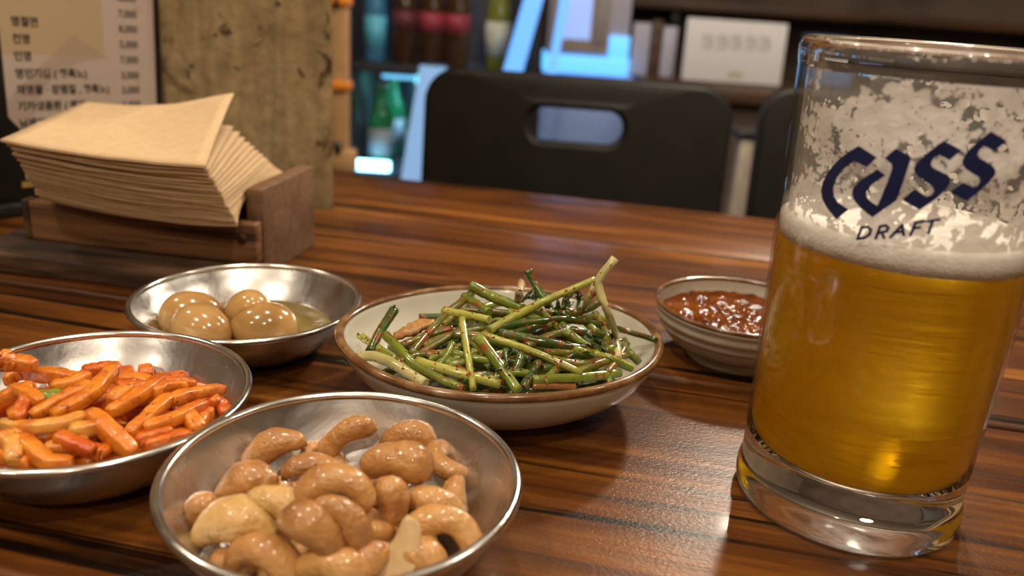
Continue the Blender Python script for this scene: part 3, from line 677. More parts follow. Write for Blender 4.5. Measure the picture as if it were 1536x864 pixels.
# leafy tips, each a frond of small blades
M['leaf'] = plain('dark_leaf', (.035, .062, .007), .3, var=.5, scale=120, Coat__Weight=.4)
LEAFLAB = ['dark leafy tip right of the middle, behind the tall stems', 'dark leafy tip sticking up at the upper right', 'small leafy tip near the pale shred', 'dark leafy tip lying at the top right', 'dark leafy tip at the right below the stems', 'dark leafy tip in the front middle gap', 'dark leafy tip deep in the right part']
def frond(pts, r0, seed, nb=9, blade=.006):
    rn = random.Random(seed)
    P = spline([Vector(p) / 1000 for p in pts], 12); o0 = P[0].copy(); P = [p - o0 for p in P]
    bm = sweep(P, lambda t: r0 * (1.1 - .7 * t), n=6)
    for k in range(nb):
        t = .25 + .75 * k / (nb - 1)
        p = P[min(11, int(t * 12))]; q = P[min(12, int(t * 12) + 1)]
        d = (q - p).normalized()
        side = Vector((rn.uniform(-1, 1), rn.uniform(-1, 1), rn.uniform(-.2, 1))).normalized()
        tip = p + (d * .6 + side * .8).normalized() * blade * rn.uniform(.6, 1.1)
        mid = p.lerp(tip, .5) + Vector((0, 0, blade * .12))
        sweep([p, mid, tip], lambda t: .00085 * (1 - .75 * t) * (.5 + 1.4 * math.sin(PI * min(1, t + .15))) + .00006, n=5, flat=.35, bm=bm)
    return bm, o0
for i, pts in enumerate(LEAVES_T):
    bm, o0 = frond(pts, .0011, i)
    tag(obj('leafy_tip', bm, M['leaf'], loc=(o0.x, o0.y, T + o0.z)), LEAFLAB[i], 'vegetable', 'leafy tips among the stems')
bm, o0 = frond(WISP_T, .0007, 30, 7, .005)
tag(obj('leafy_tip', bm, M['leaf'], loc=(o0.x, o0.y, T + o0.z)), 'wispy green tip hanging out over the left rim', 'vegetable', 'leafy tips among the stems')
M['tan'] = plain('tan_shred', (.42, .20, .055), .35, var=.4, scale=180, Coat__Weight=.4)
P = spline([Vector(p) / 1000 for p in TAN_T], 12); o0 = P[0].copy(); rn = random.Random(3)
bm = sweep([p - o0 for p in P], lambda t: .0042 * (.5 + .5 * math.sin(PI * (.1 + .8 * t))), n=10, flat=.5, rnd=rn, jit=.22)
tag(obj('seasoned_shred', bm, M['tan'], loc=(o0.x, o0.y, T + o0.z)), 'crinkled tan orange shred at the left of the green stems', 'vegetable')
M['pale_shred'] = plain('pale_shred', (.48, .33, .17), .4, var=.3, scale=180)
P = spline([Vector(p) / 1000 for p in PALE_T], 10); o0 = P[0].copy(); rn = random.Random(4)
bm = sweep([p - o0 for p in P], lambda t: .0017, n=8, rnd=rn, jit=.2)
tag(obj('seasoned_shred', bm, M['pale_shred'], loc=(o0.x, o0.y, T + o0.z)), 'pale crinkled shred standing up at the back of the heap', 'vegetable')

# ------------------------------------------------------------------ the glass of beer
GX, GY = .1264, .2675
glass = empty('beer_glass', (GX, GY, T))
tag(glass, 'tall glass of golden beer with blue lettering and foam, at the right', 'beer glass')
def rout(z): return .0377 + (z - .02) / .13 * .0035
s = N('clear_glass_wall'); s.t.nodes.remove(s.p)
tr = s.n('ShaderNodeBsdfTransparent'); tr.inputs[0].default_value = (.975, .98, .98, 1)
gl = s.n('ShaderNodeBsdfGlossy', Roughness=.015)
lw = s.n('ShaderNodeLayerWeight'); lw.inputs['Blend'].default_value = .5; mx = s.n('ShaderNodeMixShader')
fz = s.math('ADD', s.math('MULTIPLY', s.math('POWER', lw.outputs['Facing'], 4.0), .75), .035)
s.l(fz, mx.inputs[0]); s.l(tr.outputs[0], mx.inputs[1]); s.l(gl.outputs[0], mx.inputs[2]); s.l(mx.outputs[0], s.out.inputs['Surface'])
M['glass_wall'] = s.m
s = N('thick_glass'); s.t.nodes.remove(s.p)
g_ = s.n('ShaderNodeBsdfGlass', Roughness=0.0, IOR=1.5); g_.inputs['Color'].default_value = (.97, .98, .98, 1)
s.l(g_.outputs[0], s.out.inputs['Surface']); M['glass_base'] = s.m
ZB = .1035                                        # top of the liquid with its foam
outer = [(0, .0014), (.028, .0014), (.033, .0009), (.0352, .0002), (.0370, .0004), (.0383, .0022), (.0388, .0052), (.0387, .0085), (.0381, .0108), (.0377, .0130)]
outer += [(rout(z), z) for z in [.0165 + i * .0075 for i in range(18)]] + [(.0412, .151), (.0417, .1540), (.0418, .1568), (.0412, .1590), (.0399, .1600)]
inner = [(.0386, .1592), (.0379, .1572), (.0378, .1540), (.0381, .1505)] + [(rout(z) - .0031, z) for z in (.145, .135, .125, .115, .108)] + [(rout(ZB) - .0012, ZB)]
inner += [(rout(z) - .0009, z) for z in (.095, .085, .075, .065, .055, .045, .036, .030)] + [(.0366, .0262), (.0352, .0232), (.0322, .0214), (.026, .0208), (.014, .0206), (0, .0206)]
bm = lathe(outer + inner, 128)
me = bpy.data.meshes.new('glass_body'); bm.to_mesh(me); bm.free()
me.materials.append(M['glass_wall']); me.materials.append(M['glass_base'])
for f in me.polygons:
    if f.center.z < .0225 or f.center.z > .1515: f.material_index = 1
obj('glass_body', me, None, glass)
# beer
s = N('golden_beer'); s.t.nodes.remove(s.p); v = s.coords((1, 1, 3.2))
gb = s.n('ShaderNodeBsdfGlass', Roughness=.01, IOR=1.33); gb.inputs['Color'].default_value = (.97, .78, .14, 1)
tl = s.n('ShaderNodeBsdfTranslucent'); tl.inputs[0].default_value = (.95, .62, .028, 1)
df = s.n('ShaderNodeBsdfDiffuse'); df.inputs[0].default_value = (.50, .29, .012, 1)
m1 = s.n('ShaderNodeMixShader', Fac=.35); m2 = s.n('ShaderNodeMixShader'); s.l(s.ramp(s.noise(s.coords((.5, .5, 9)), 42, 4, .6, .4), [(.38, .10), (.62, .32)]), m2.inputs['Fac'])
s.l(tl.outputs[0], m1.inputs[1]); s.l(df.outputs[0], m1.inputs[2]); s.l(gb.outputs[0], m2.inputs[1]); s.l(m1.outputs[0], m2.inputs[2])
bmp = s.n('ShaderNodeBump', Strength=.35, Distance=.0025); s.l(s.noise(s.coords((.7, .7, 8)), 55, 5, .6, .5), bmp.inputs['Height']); s.l(bmp.outputs[0], gb.inputs['Normal'])
s.l(m2.outputs[0], s.out.inputs['Surface']); M['beer'] = s.m
bp = [(0, .0209), (.014, .0209), (.026, .0211), (.0320, .0217), (.0349, .0235), (.0363, .0264)] + [(rout(z) - .0011, z) for z in (.030, .038, .046, .054, .062, .070, .078, .086, .092, .0965)] + [(0, .0965)]
obj('beer', lathe(bp, 96), M['beer'], glass)
# foam head on the beer
s = N('beer_foam'); v = s.coords()
s.set(Base__Color=s.ramp(s.noise(v, 240, 5), [(.3, (.78, .71, .63)), (.7, (.88, .82, .75))]), Roughness=.6, Subsurface__Weight=.3, Subsurface__Radius=(.004, .003, .002))
s.bump(s.voro(v, 900), .35, .0006); M['foam'] = s.m
obj('foam_head', lathe([(0, .0967), (rout(.0967) - .0012, .0967), (rout(.100) - .0012, .100), (rout(.1030) - .0013, .1030), (rout(.1045) - .0034, .1046), (.026, .1030), (0, .1020)], 96), M['foam'], glass)
# foam clinging to the inner wall
s = N('foam_lacing'); s.t.nodes.remove(s.p); v = s.coords()
sep = s.n('ShaderNodeSeparateXYZ'); s.l(v, sep.inputs[0])
wv = s.coords((1, 1, 1))
blob = s.noise(wv, 62, 3, .5, .4)
cells = s.n('ShaderNodeTexVoronoi', Scale=235.0, Randomness=.95); cells.feature = 'F1'
wn = s.n('ShaderNodeTexNoise', Scale=150.0, Detail=3.0)
s.l(wv, wn.inputs['Vector'])
wmix = s.n('ShaderNodeMix', _data_type='VECTOR'); wmix.inputs['Factor'].default_value = .010
s.l(wv, wmix.inputs['A']); s.l(wn.outputs['Color'], wmix.inputs['B']); s.l(wmix.outputs['Result'], cells.inputs['Vector'])
# band mask: wide slanting bands with fewer or more bubbles, denser towards the beer
bandv = s.coords((14, 14, 42), rot=(0, R(16), 0))
band = s.noise(bandv, 1.0, 2, .5, .6)
zz = s.n('ShaderNodeMapRange'); s.l(sep.outputs['Z'], zz.inputs['Value'])
zz.inputs['From Min'].default_value = .104; zz.inputs['From Max'].default_value = .150; zz.inputs['To Min'].default_value = .36; zz.inputs['To Max'].default_value = -.07
thr = s.math('ADD', s.math('ADD', s.math('MULTIPLY', s.math('SUBTRACT', band, .5), 1.5), s.math('MULTIPLY', s.math('SUBTRACT', blob, .5), .9)), zz.outputs[0])
bk = s.n('ShaderNodeMapRange'); s.l(sep.outputs['Y'], bk.inputs['Value'])
bk.inputs['From Min'].default_value = -.010; bk.inputs['From Max'].default_value = .012; bk.inputs['To Min'].default_value = .02; bk.inputs['To Max'].default_value = -.26   # the far wall has drained clearer
thr = s.math('ADD', thr, bk.outputs[0])
cover = s.math('ADD', thr, s.math('MULTIPLY', s.math('SUBTRACT', .55, cells.outputs['Distance']), .75))
mask = s.ramp(cover, [(.06, 0.0), (.13, 1.0)])
pin = s.n('ShaderNodeTexVoronoi', Scale=520.0); s.l(wmix.outputs['Result'], pin.inputs['Vector'])
holes = s.ramp(s.math('ADD', pin.outputs['Distance'], s.math('MULTIPLY', s.math('SUBTRACT', s.noise(wv, 90, 3), .5), 1.1)), [(.16, .12), (.24, 1.0)])
mask = s.math('MULTIPLY', mask, holes)
fb = s.n('ShaderNodeBsdfDiffuse'); tb = s.n('ShaderNodeBsdfTranslucent')
fcol = s.ramp(s.noise(v, 180, 4), [(.3, (.70, .64, .59)), (.7, (.86, .80, .75))])
s.l(fcol, fb.inputs[0]); s.l(fcol, tb.inputs[0])
bb = s.n('ShaderNodeBump', Strength=.6, Distance=.0012); s.l(s.math('ADD', cells.outputs['Distance'], s.noise(v, 300, 3)), bb.inputs['Height'])
gg = s.n('ShaderNodeBsdfGlossy', Roughness=.2); s.l(bb.outputs[0], fb.inputs['Normal']); s.l(bb.outputs[0], gg.inputs['Normal'])
mA = s.n('ShaderNodeMixShader', Fac=.42); s.l(fb.outputs[0], mA.inputs[1]); s.l(tb.outputs[0], mA.inputs[2])
mG = s.n('ShaderNodeMixShader', Fac=.06); s.l(mA.outputs[0], mG.inputs[1]); s.l(gg.outputs[0], mG.inputs[2])
tp_ = s.n('ShaderNodeBsdfTransparent'); mB = s.n('ShaderNodeMixShader')
film = s.math('MAXIMUM', s.math('MULTIPLY', mask, .93), .10)
s.l(film, mB.inputs[0]); s.l(tp_.outputs[0], mB.inputs[1]); s.l(mG.outputs[0], mB.inputs[2]); s.l(mB.outputs[0], s.out.inputs['Surface'])
M['lacing'] = s.m
zs = [.1040 + i * .0047 for i in range(11)]
lac = [(rout(z) - .0034, z) for z in zs] 
bm = lathe(lac, 128)
obj('foam_lacing', bm, M['lacing'], glass)
# printed lettering wrapped on the outer wall
M['ink'] = plain('blue_print', (.012, .020, .085), .35, var=.25, scale=200)
def wrap(polys, name):
    b = bmesh.new()
    for pl_ in polys:
        vv = [Vector((a * 7, z * 10, 0)) for a, z in pl_]          # 1 deg = .7 mm of arc
        bv = [b.verts.new(q) for q in vv]
        for t in tessellate_polygon([vv]):
            try: b.faces.new([bv[k] for k in t])
            except ValueError: pass
    lo = min(v_.co.x for v_ in b.verts); hi = max(v_.co.x for v_ in b.verts)
    x = lo + 14
    while x < hi:
        bmesh.ops.bisect_plane(b, geom=list(b.verts) + list(b.edges) + list(b.faces), plane_co=(x, 0, 0), plane_no=(1, 0, 0)); x += 14
    for v_ in b.verts:
        a = R(v_.co.x / 7); z = v_.co.y / 10000; r = rout(z) + .00010
        v_.co = (r * math.cos(a), r * math.sin(a), z)
    smooth(b)
    for f in b.faces:
        f.normal_update()
        c_ = f.calc_center_median()
        if f.normal.x * c_.x + f.normal.y * c_.y < 0: f.normal_flip()
    return obj(name, b, M['ink'], glass)
for pl_ in LOGO_T: wrap([pl_], 'logo_letter')
def stroke(pts, hw=.41):
    out = []
    P = [Vector((a * .70, z)) for a, z in pts]
    for p, q in zip(P, P[1:]):
        d = (q - p).normalized() * hw; n_ = Vector((-d.y, d.x))
        p2, q2 = p - d * .8, q + d * .8
        out.append([((w.x) / .70, w.y) for w in (p2 - n_, q2 - n_, q2 + n_, p2 + n_)])
    return out
for L in DRAFT_T: wrap([pq for st in L for pq in stroke(st)], 'draft_letter')
# ------------------------------------------------------------------ napkin holder
HY = R(-8.0)
holder = empty('napkin_holder', (-.1445, .4505, T), HY)       # origin: front right lower corner of the front board
tag(holder, 'rustic wooden napkin holder with worn dark base board', 'napkin holder')
obj('base_board', box(-.164, -.004, -.030, .088, 0, .0115, .0012), M['holder_dark'], holder)
fbm = box(-.143, -.002, 0, .0085, .0115, .0350, .001)
obj('front_board', fbm, M['holder'], holder)
obj('front_board_end', box(-.1475, -.1432, -.0004, .0088, .0118, .0352, .001), M['holder_dark'], holder)
obj('end_board', box(-.0115, -.0015, .0092, .086, .0, .0533, .0008), M['holder_end'], holder)
obj('end_board', box(-.143, -.134, .0092, .086, .0115, .0352, .0008), M['holder'], holder)
obj('back_board', box(-.134, -.0118, .078, .086, .0115, .0352, .0008), M['holder'], holder)
pg = obj('peg', lathe([(0, -.0006), (.0024, -.0006), (.0027, 0), (.0027, .001), (0, .001)], 20), M['holder_dark'], holder, loc=(-.0098, -.0004, .0265), rot=(R(90), 0, 0))

# ------------------------------------------------------------------ napkins, one by one
s = N('kraft_napkin'); v = s.coords(rand=False)
s.set(Base__Color=s.ramp(s.noise(v, 160, 5, .6), [(.3, (.56, .39, .215)), (.7, (.64, .46, .275))]), Roughness=.9)
s.bump(s.math('ADD', s.noise(v, 700, 3), s.noise(v, 60, 3)), .15, .0008); M['napkin'] = s.m
def napkin(FL, FR, BR, BL, th, seed, sag, curl=0.0, pinch=0.0, nu=16, nv=12):
    b = bmesh.new(); rn = random.Random(seed)
    FL, FR, BR, BL = map(Vector, (FL, FR, BR, BL))
    top = []; bot = []
    for j in range(nv + 1):
        w = j / nv
        rt, rb_ = [], []
        for i in range(nu + 1):
            u = i / nu
            p = FL.lerp(FR, u).lerp(BL.lerp(BR, u), w)
            z = -sag * math.sin(PI * u) * (1 - .5 * w) + .0006 * noise.noise(Vector((u * 4 + seed, w * 3, seed * .37)))
            p = p + Vector((0, 0, z))
            p.y += .0007 * noise.noise(Vector((u * 5, seed * 1.7, 3)))
            p.x -= pinch * u * math.sin(PI * w) 
            if curl:
                k = max(0, u * .62 + w * .62 - .62) / .62
                p.z += curl * k ** 1.5; p.x += curl * .75 * k ** 1.5
                k2 = max(0, 1 - u * 1.7) * w
                p.z += .004 * k2
            rt.append(b.verts.new(p)); rb_.append(b.verts.new(p - Vector((0, 0, th))))
        top.append(rt); bot.append(rb_)
    for j in range(nv):
        for i in range(nu):
            b.faces.new((top[j][i], top[j][i + 1], top[j + 1][i + 1], top[j + 1][i])).smooth = True
            b.faces.new((bot[j][i], bot[j + 1][i], bot[j + 1][i + 1], bot[j][i + 1])).smooth = True
    for j in range(nv):
        b.faces.new((top[j][0], top[j + 1][0], bot[j + 1][0], bot[j][0]))
        b.faces.new((top[j][nu], bot[j][nu], bot[j + 1][nu], top[j + 1][nu]))
    for i in range(nu):
        b.faces.new((top[0][i], bot[0][i], bot[0][i + 1], top[0][i + 1]))
        b.faces.new((top[nv][i], top[nv][i + 1], bot[nv][i + 1], bot[nv][i]))
    bmesh.ops.recalc_face_normals(b, faces=b.faces)
    return b
NN = 22
ORD = ['topmost', 'second', 'third', 'fourth', 'fifth', 'sixth', 'seventh', 'eighth', 'ninth', 'tenth', 'eleventh', 'twelfth', 'thirteenth', 'fourteenth', 'fifteenth', 'sixteenth', 'seventeenth', 'eighteenth', 'nineteenth', 'twentieth', 'twenty-first', 'twenty-second']
def lerp3(a, b, t): return Vector(a).lerp(Vector(b), t)
rn = random.Random(8)
for i in range(NN):
    t = i / (NN - 1)
    tt = t ** 1.0
    e = lambda k=1: Vector((rn.uniform(-1, 1), rn.uniform(-1, 1), 0)) * .0011 * k
    bow = .006 * math.sin(PI * t)
    FL = lerp3((-.271, .4585, .0405), (-.2735, .4375, .0755), tt) + e()
    FR = lerp3((-.1490, .4300, .0405), (-.1575, .4115, .0755), t ** 1.4) + e(.5)
    BR = lerp3((-.1500, .5260, .0480), (-.1880, .5300, .0800), t ** 2.4) + e(.5)
    BL = lerp3((-.2740, .5450, .0460), (-.2860, .5480, .0790), tt) + e()
    if i == NN - 2: FL += Vector((-.001, .002, 0))
    if i == NN - 1: BR = Vector((-.1930, .5250, .0815)); FL += Vector((-.003, -.0015, .001)); 
    if i == NN - 4: FL += Vector((.006, .004, 0))
    base = Vector((-.215, .49, 0))
    bm = napkin(FL - base, FR - base, BR - base, BL - base, .00125, i + 1, .0022 + .0012 * (1 - t), curl=(.0165 if i == NN - 1 else 0), pinch=.010 * max(0, 1 - t * 1.7))
    o = obj('paper_napkin', bm, M['napkin'], loc=(base.x, base.y, T))
    k = NN - 1 - i
    lab = 'topmost tan paper napkin with a curled up corner' if k == 0 else 'tan folded paper napkin, %s from the top of the stack' % ORD[k] if k < NN - 1 else 'tan folded paper napkin, lowest of the stack in the holder'
    tag(o, lab, 'napkin', 'paper napkins in the wooden holder')

# ------------------------------------------------------------------ menu board leaning at the pillar
ang = math.atan2(.88, .47)
menu = empty('menu_board', (-.343, .562, T))
menu.rotation_euler = (Matrix.Rotation(ang, 3, 'Z') @ Matrix.Rotation(R(2.6), 3, 'Y')).to_euler()
tag(menu, 'black menu board with a pale printed price sheet, left of the pillar', 'menu')
M['board'] = plain('black_board', (.012, .012, .011), .35, var=.3)
MZ = .0014
obj('board', box(-.066, .1160, .0, .006, MZ + .006, .230, .0012), M['board'], menu)
obj('foot_bar', box(-.066, .1160, -.006, .012, MZ, MZ + .0075, .0015), plain('shiny_black_foot', (.02, .02, .02), .2), menu)
s = N('printed_menu_sheet')
cc = s.n('ShaderNodeTexCoord'); sx = s.n('ShaderNodeSeparateXYZ'); s.l(cc.outputs['Object'], sx.inputs[0])
# faint printed facets: a yellow field, a grey wedge and a big pale disc
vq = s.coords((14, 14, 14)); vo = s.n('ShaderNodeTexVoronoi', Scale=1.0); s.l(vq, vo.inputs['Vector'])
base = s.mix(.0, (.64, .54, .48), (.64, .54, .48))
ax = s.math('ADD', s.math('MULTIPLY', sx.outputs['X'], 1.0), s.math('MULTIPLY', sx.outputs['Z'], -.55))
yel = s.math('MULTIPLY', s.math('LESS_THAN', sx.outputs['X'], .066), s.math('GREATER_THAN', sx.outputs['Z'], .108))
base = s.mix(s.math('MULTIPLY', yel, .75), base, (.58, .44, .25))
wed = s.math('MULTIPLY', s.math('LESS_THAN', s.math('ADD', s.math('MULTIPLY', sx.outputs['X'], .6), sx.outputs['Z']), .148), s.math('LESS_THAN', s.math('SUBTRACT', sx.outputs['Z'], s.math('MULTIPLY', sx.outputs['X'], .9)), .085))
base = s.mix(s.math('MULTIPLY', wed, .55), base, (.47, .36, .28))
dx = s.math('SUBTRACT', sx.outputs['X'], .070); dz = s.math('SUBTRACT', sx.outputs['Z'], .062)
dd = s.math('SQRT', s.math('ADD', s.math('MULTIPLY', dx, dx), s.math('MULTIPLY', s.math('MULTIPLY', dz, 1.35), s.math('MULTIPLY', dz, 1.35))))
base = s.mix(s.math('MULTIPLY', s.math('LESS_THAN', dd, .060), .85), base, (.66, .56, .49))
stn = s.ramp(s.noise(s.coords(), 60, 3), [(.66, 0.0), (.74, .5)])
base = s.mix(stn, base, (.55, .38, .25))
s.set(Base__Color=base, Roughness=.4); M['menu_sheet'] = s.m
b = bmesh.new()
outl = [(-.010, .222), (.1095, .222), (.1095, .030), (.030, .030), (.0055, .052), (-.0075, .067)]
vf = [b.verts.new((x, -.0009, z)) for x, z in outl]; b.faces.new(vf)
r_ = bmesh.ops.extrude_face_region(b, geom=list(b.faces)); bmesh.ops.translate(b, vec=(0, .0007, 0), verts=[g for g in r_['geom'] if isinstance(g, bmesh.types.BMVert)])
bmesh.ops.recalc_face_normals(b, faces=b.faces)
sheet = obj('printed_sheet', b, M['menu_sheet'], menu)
M['text'] = plain('menu_ink', (.025, .02, .016), .6)
def text(body, size, m, parent, loc, rot=(R(90), 0, 0), sx_=1.0, shear=0.0, align='LEFT', depth=.00003, bold=0.0):
    cu = bpy.data.curves.new('text', 'FONT'); cu.body = body; cu.size = size; cu.align_x = align; cu.shear = shear; cu.extrude = depth; cu.offset = bold
    to = bpy.data.objects.new('text', cu); COL.objects.link(to)
    dg = bpy.context.evaluated_depsgraph_get()
    me = bpy.data.meshes.new_from_object(to.evaluated_get(dg))
    bpy.data.objects.remove(to)
    me.materials.clear()
    o = obj('printed_text', me, m, parent, loc, rot); o.scale = (sx_, 1, 1)
    return o
ROWS = [('', '7,000', 139.0), ('명절면', '8,000', 128.3), ('천명', '5,000', 117.2), ('인명', '7,000', 106.1), ('명민지심 ( 평특노)', '3,000', 94.8), ('채명물 · 장램칠 , 평특노)', '3,000', 84.0), ('지차생품환 ( 램봉노)', '5,000', 73.0), ('님제저 · 저 ( 평특노)', '5,000', 61.6), ('명정심', '6,000', 150.3), ('한명품', '7,000', 161.5)]
for i, (nm, pr, z) in enumerate(ROWS):
    if nm: text(nm, .0070, M['text'], sheet, (-.0010, -.00098, (z - 1.5) / 1000), sx_=.98, bold=.00018)
    text(pr, .0072, M['text'], sheet, (.0790, -.00098, (z - 2.5) / 1000), sx_=.98, bold=.00012)
M['gold'] = plain('gold_print', (.42, .26, .07), .4)
obj('gold_mark', box(-.002, .006, -.0004, .0004, .0185, .0225), M['gold'], menu)

# ------------------------------------------------------------------ chairs behind the table
M['chair'] = plain('dark_brown_vinyl', (.008, .0065, .0053), .5, var=.2, scale=30, Specular__IOR__Level=.22)
M['chair_metal'] = plain('black_chair_metal', (.02, .018, .016), .35, metal=.6)
def rrect(cx, cz, w, h, r, n=14):
    pts = []
    for (sx_, sz, a0) in ((1, 1, 0), (-1, 1, 90), (-1, -1, 180), (1, -1, 270)):
        for i in range(n):
            a = R(a0 + 90 * i / (n - 1))
            pts.append((cx + sx_ * (w / 2 - r) + r * math.cos(a), cz + sz * (h / 2 - r) + r * math.sin(a)))
    return pts
def chair(loc, rz, label):
    root = empty('chair', loc, rz); tag(root, label, 'chair', 'dark chairs behind the table')
    b = bmesh.new()
    O_ = rrect(0, .675, .376, .31, .042); H_ = rrect(.0, .772, .114, .040, .019)
    lean = lambda x, z: (.10 * (z - .45) + .25 * x * x)
    n = len(O_); NL = 6
    lay = []
    for dy in (0, .022):
        loops = []
        for q in range(NL + 1):
            w = q / NL
            loops.append([b.verts.new((x0 + (x1 - x0) * w, lean(x0 + (x1 - x0) * w, z0 + (z1 - z0) * w) + dy, z0 + (z1 - z0) * w)) for (x0, z0), (x1, z1) in zip(O_, H_)])
        lay.append(loops)
    for i in range(n):
        j = (i + 1) % n
        for q in range(NL):
            b.faces.new((lay[0][q][i], lay[0][q][j], lay[0][q + 1][j], lay[0][q + 1][i]))
            b.faces.new((lay[1][q][i], lay[1][q + 1][i], lay[1][q + 1][j], lay[1][q][j]))
        b.faces.new((lay[0][0][i], lay[1][0][i], lay[1][0][j], lay[0][0][j]))
        b.faces.new((lay[0][NL][i], lay[0][NL][j], lay[1][NL][j], lay[1][NL][i]))
    bmesh.ops.recalc_face_normals(b, faces=b.faces)
    ed = [e for e in b.edges if len(e.link_faces) == 2 and e.calc_face_angle(0) > R(60)]
    bmesh.ops.bevel(b, geom=ed, offset=.006, segments=3, affect='EDGES')
    obj('backrest', sharp_by_angle(b, 50), M['chair'], root)
    obj('seat', box(-.185, .185, -.42, -.01, .43, .465, .012), M['chair'], root)
    for sx_ in (-1, 1):
        obj('back_post', sweep([Vector((sx_ * .165, .02, .0)), Vector((sx_ * .165, .0, .42)), Vector((sx_ * .165, .02, .56))], lambda t: .011, n=10), M['chair_metal'], root)
        obj('leg', sweep([Vector((sx_ * .165, -.40, .0)), Vector((sx_ * .165, -.38, .43))], lambda t: .011, n=10), M['chair_metal'], root)
    return root
chair((.062, .985, 0), R(-3), 'dark brown chair with an oblong hand hole in its backrest')
chair((.487, 1.03, 0), R(-3), 'dark brown chair half hidden behind the beer glass')

# ------------------------------------------------------------------ tan post with fittings beside the cooler
post = empty('door_post', (-.287, 1.32, 0)); tag(post, 'tan painted post with an orange bracket beside the cooler', 'post')
M['post'] = plain('tan_paint', (.50, .29, .13), .5); M['orange'] = plain('orange_plastic', (.75, .25, .02), .35)
M['black'] = plain('black_plastic', (.012, .012, .012), .4)
obj('upright', box(-.013, .013, -.012, .012, 0, 2.2, .003), M['post'], post)
obj('bracket', box(-.018, .017, -.018, .014, T + .012, T + .026, .003), M['orange'], post)
obj('bracket', box(-.018, .017, -.018, .014, T + .136, T + .150, .003), M['orange'], post)
obj('foot_flange', box(-.014, .024, -.016, .014, T - .115, T - .080, .004), M['post'], post)
obj('hinge_pin', lathe([(0, 0), (.006, 0), (.006, .018), (0, .018)], 16), M['black'], post, loc=(-.002, -.013, T - .085))
obj('hinge_pin', lathe([(0, 0), (.006, 0), (.006, .018), (0, .018)], 16), M['black'], post, loc=(-.002, -.013, T + .135))

# ------------------------------------------------------------------ drinks cooler
FY = 2.02
cooler = empty('drinks_cooler', (-.212, FY, 0)); tag(cooler, 'black drinks cooler with glass door and lit shelves of bottles', 'cooler')
M['cool_in'] = plain('cooler_liner', (.035, .05, .075), .4); M['shelf'] = plain('cooler_shelf', (.05, .06, .08), .35, metal=.5)
FW0, FW1 = -.235, .235
obj('side_panel', box(FW0, FW0 + .03, 0, .5, .03, 1.9, .004), M['black'], cooler)
obj('side_panel', box(FW1 - .03, FW1, 0, .5, .03, 1.9, .004), M['black'], cooler)
obj('back_panel', box(FW0 + .03, FW1 - .03, .47, .5, .03, 1.9), M['cool_in'], cooler)
obj('top_panel', box(FW0 + .03, FW1 - .03, 0, .47, 1.86, 1.9), M['black'], cooler)
obj('base_panel', box(FW0 + .03, FW1 - .03, 0, .47, .03, .10), M['black'], cooler)
for z in (.485, .745, 1.02, 1.3):
    obj('shelf', box(FW0 + .031, FW1 - .031, .03, .46, z - (.022 if z > .6 else .02), z, .002), M['shelf'], cooler)
df_ = obj('door_frame', box(FW0, FW0 + .022, -.03, -.001, .1, 1.86, .003), M['black'], cooler)
obj('door_frame', box(FW1 - .022, FW1, -.03, -.001, .1, 1.86, .003), M['black'], cooler)
obj('door_frame', box(FW0 + .023, FW1 - .023, -.03, -.001, .1, .15, .003), M['black'], cooler)
s = N('cooler_glass'); s.t.nodes.remove(s.p)
tr = s.n('ShaderNodeBsdfTransparent'); gl = s.n('ShaderNodeBsdfGlossy', Roughness=.03); mx = s.n('ShaderNodeMixShader', Fac=.05)
s.l(tr.outputs[0], mx.inputs[1]); s.l(gl.outputs[0], mx.inputs[2]); s.l(mx.outputs[0], s.out.inputs['Surface'])
obj('glass_pane', box(FW0 + .023, FW1 - .023, -.018, -.013, .151, 1.85), s.m, cooler)
M['led'] = emis('cool_led', (.30, .74, 1.0), 4.5); M['led2'] = emis('teal_led', (.12, .75, .85), 3.0)
obj('led_strip', box(FW0 + .034, FW0 + .125, .010, .028, .488, .512, .002), M['led'], cooler)
obj('led_strip', box(-.108, -.096, .455, .466, .50, .73, .002), M['led2'], cooler)
obj('led_strip', box(FW0 + .10, FW1 - .10, .03, .045, .712, .720, .002), emis('dim_led', (.12, .45, .75), .8), cooler)
l = bpy.data.lights.new('cooler_light', 'AREA'); l.energy = .6; l.color = (.35, .7, 1.0); l.size = .3; l.size_y = .05; l.shape = 'RECTANGLE'
lo = bpy.data.objects.new('cooler_light', l); COL.objects.link(lo); lo.location = (-.2, FY + .2, .71)
l = bpy.data.lights.new('cooler_light', 'AREA'); l.energy = .28; l.color = (.35, .6, 1.0); l.size = .3; l.size_y = .05; l.shape = 'RECTANGLE'
lo = bpy.data.objects.new('cooler_light', l); COL.objects.link(lo); lo.location = (-.2, FY + .2, .99)

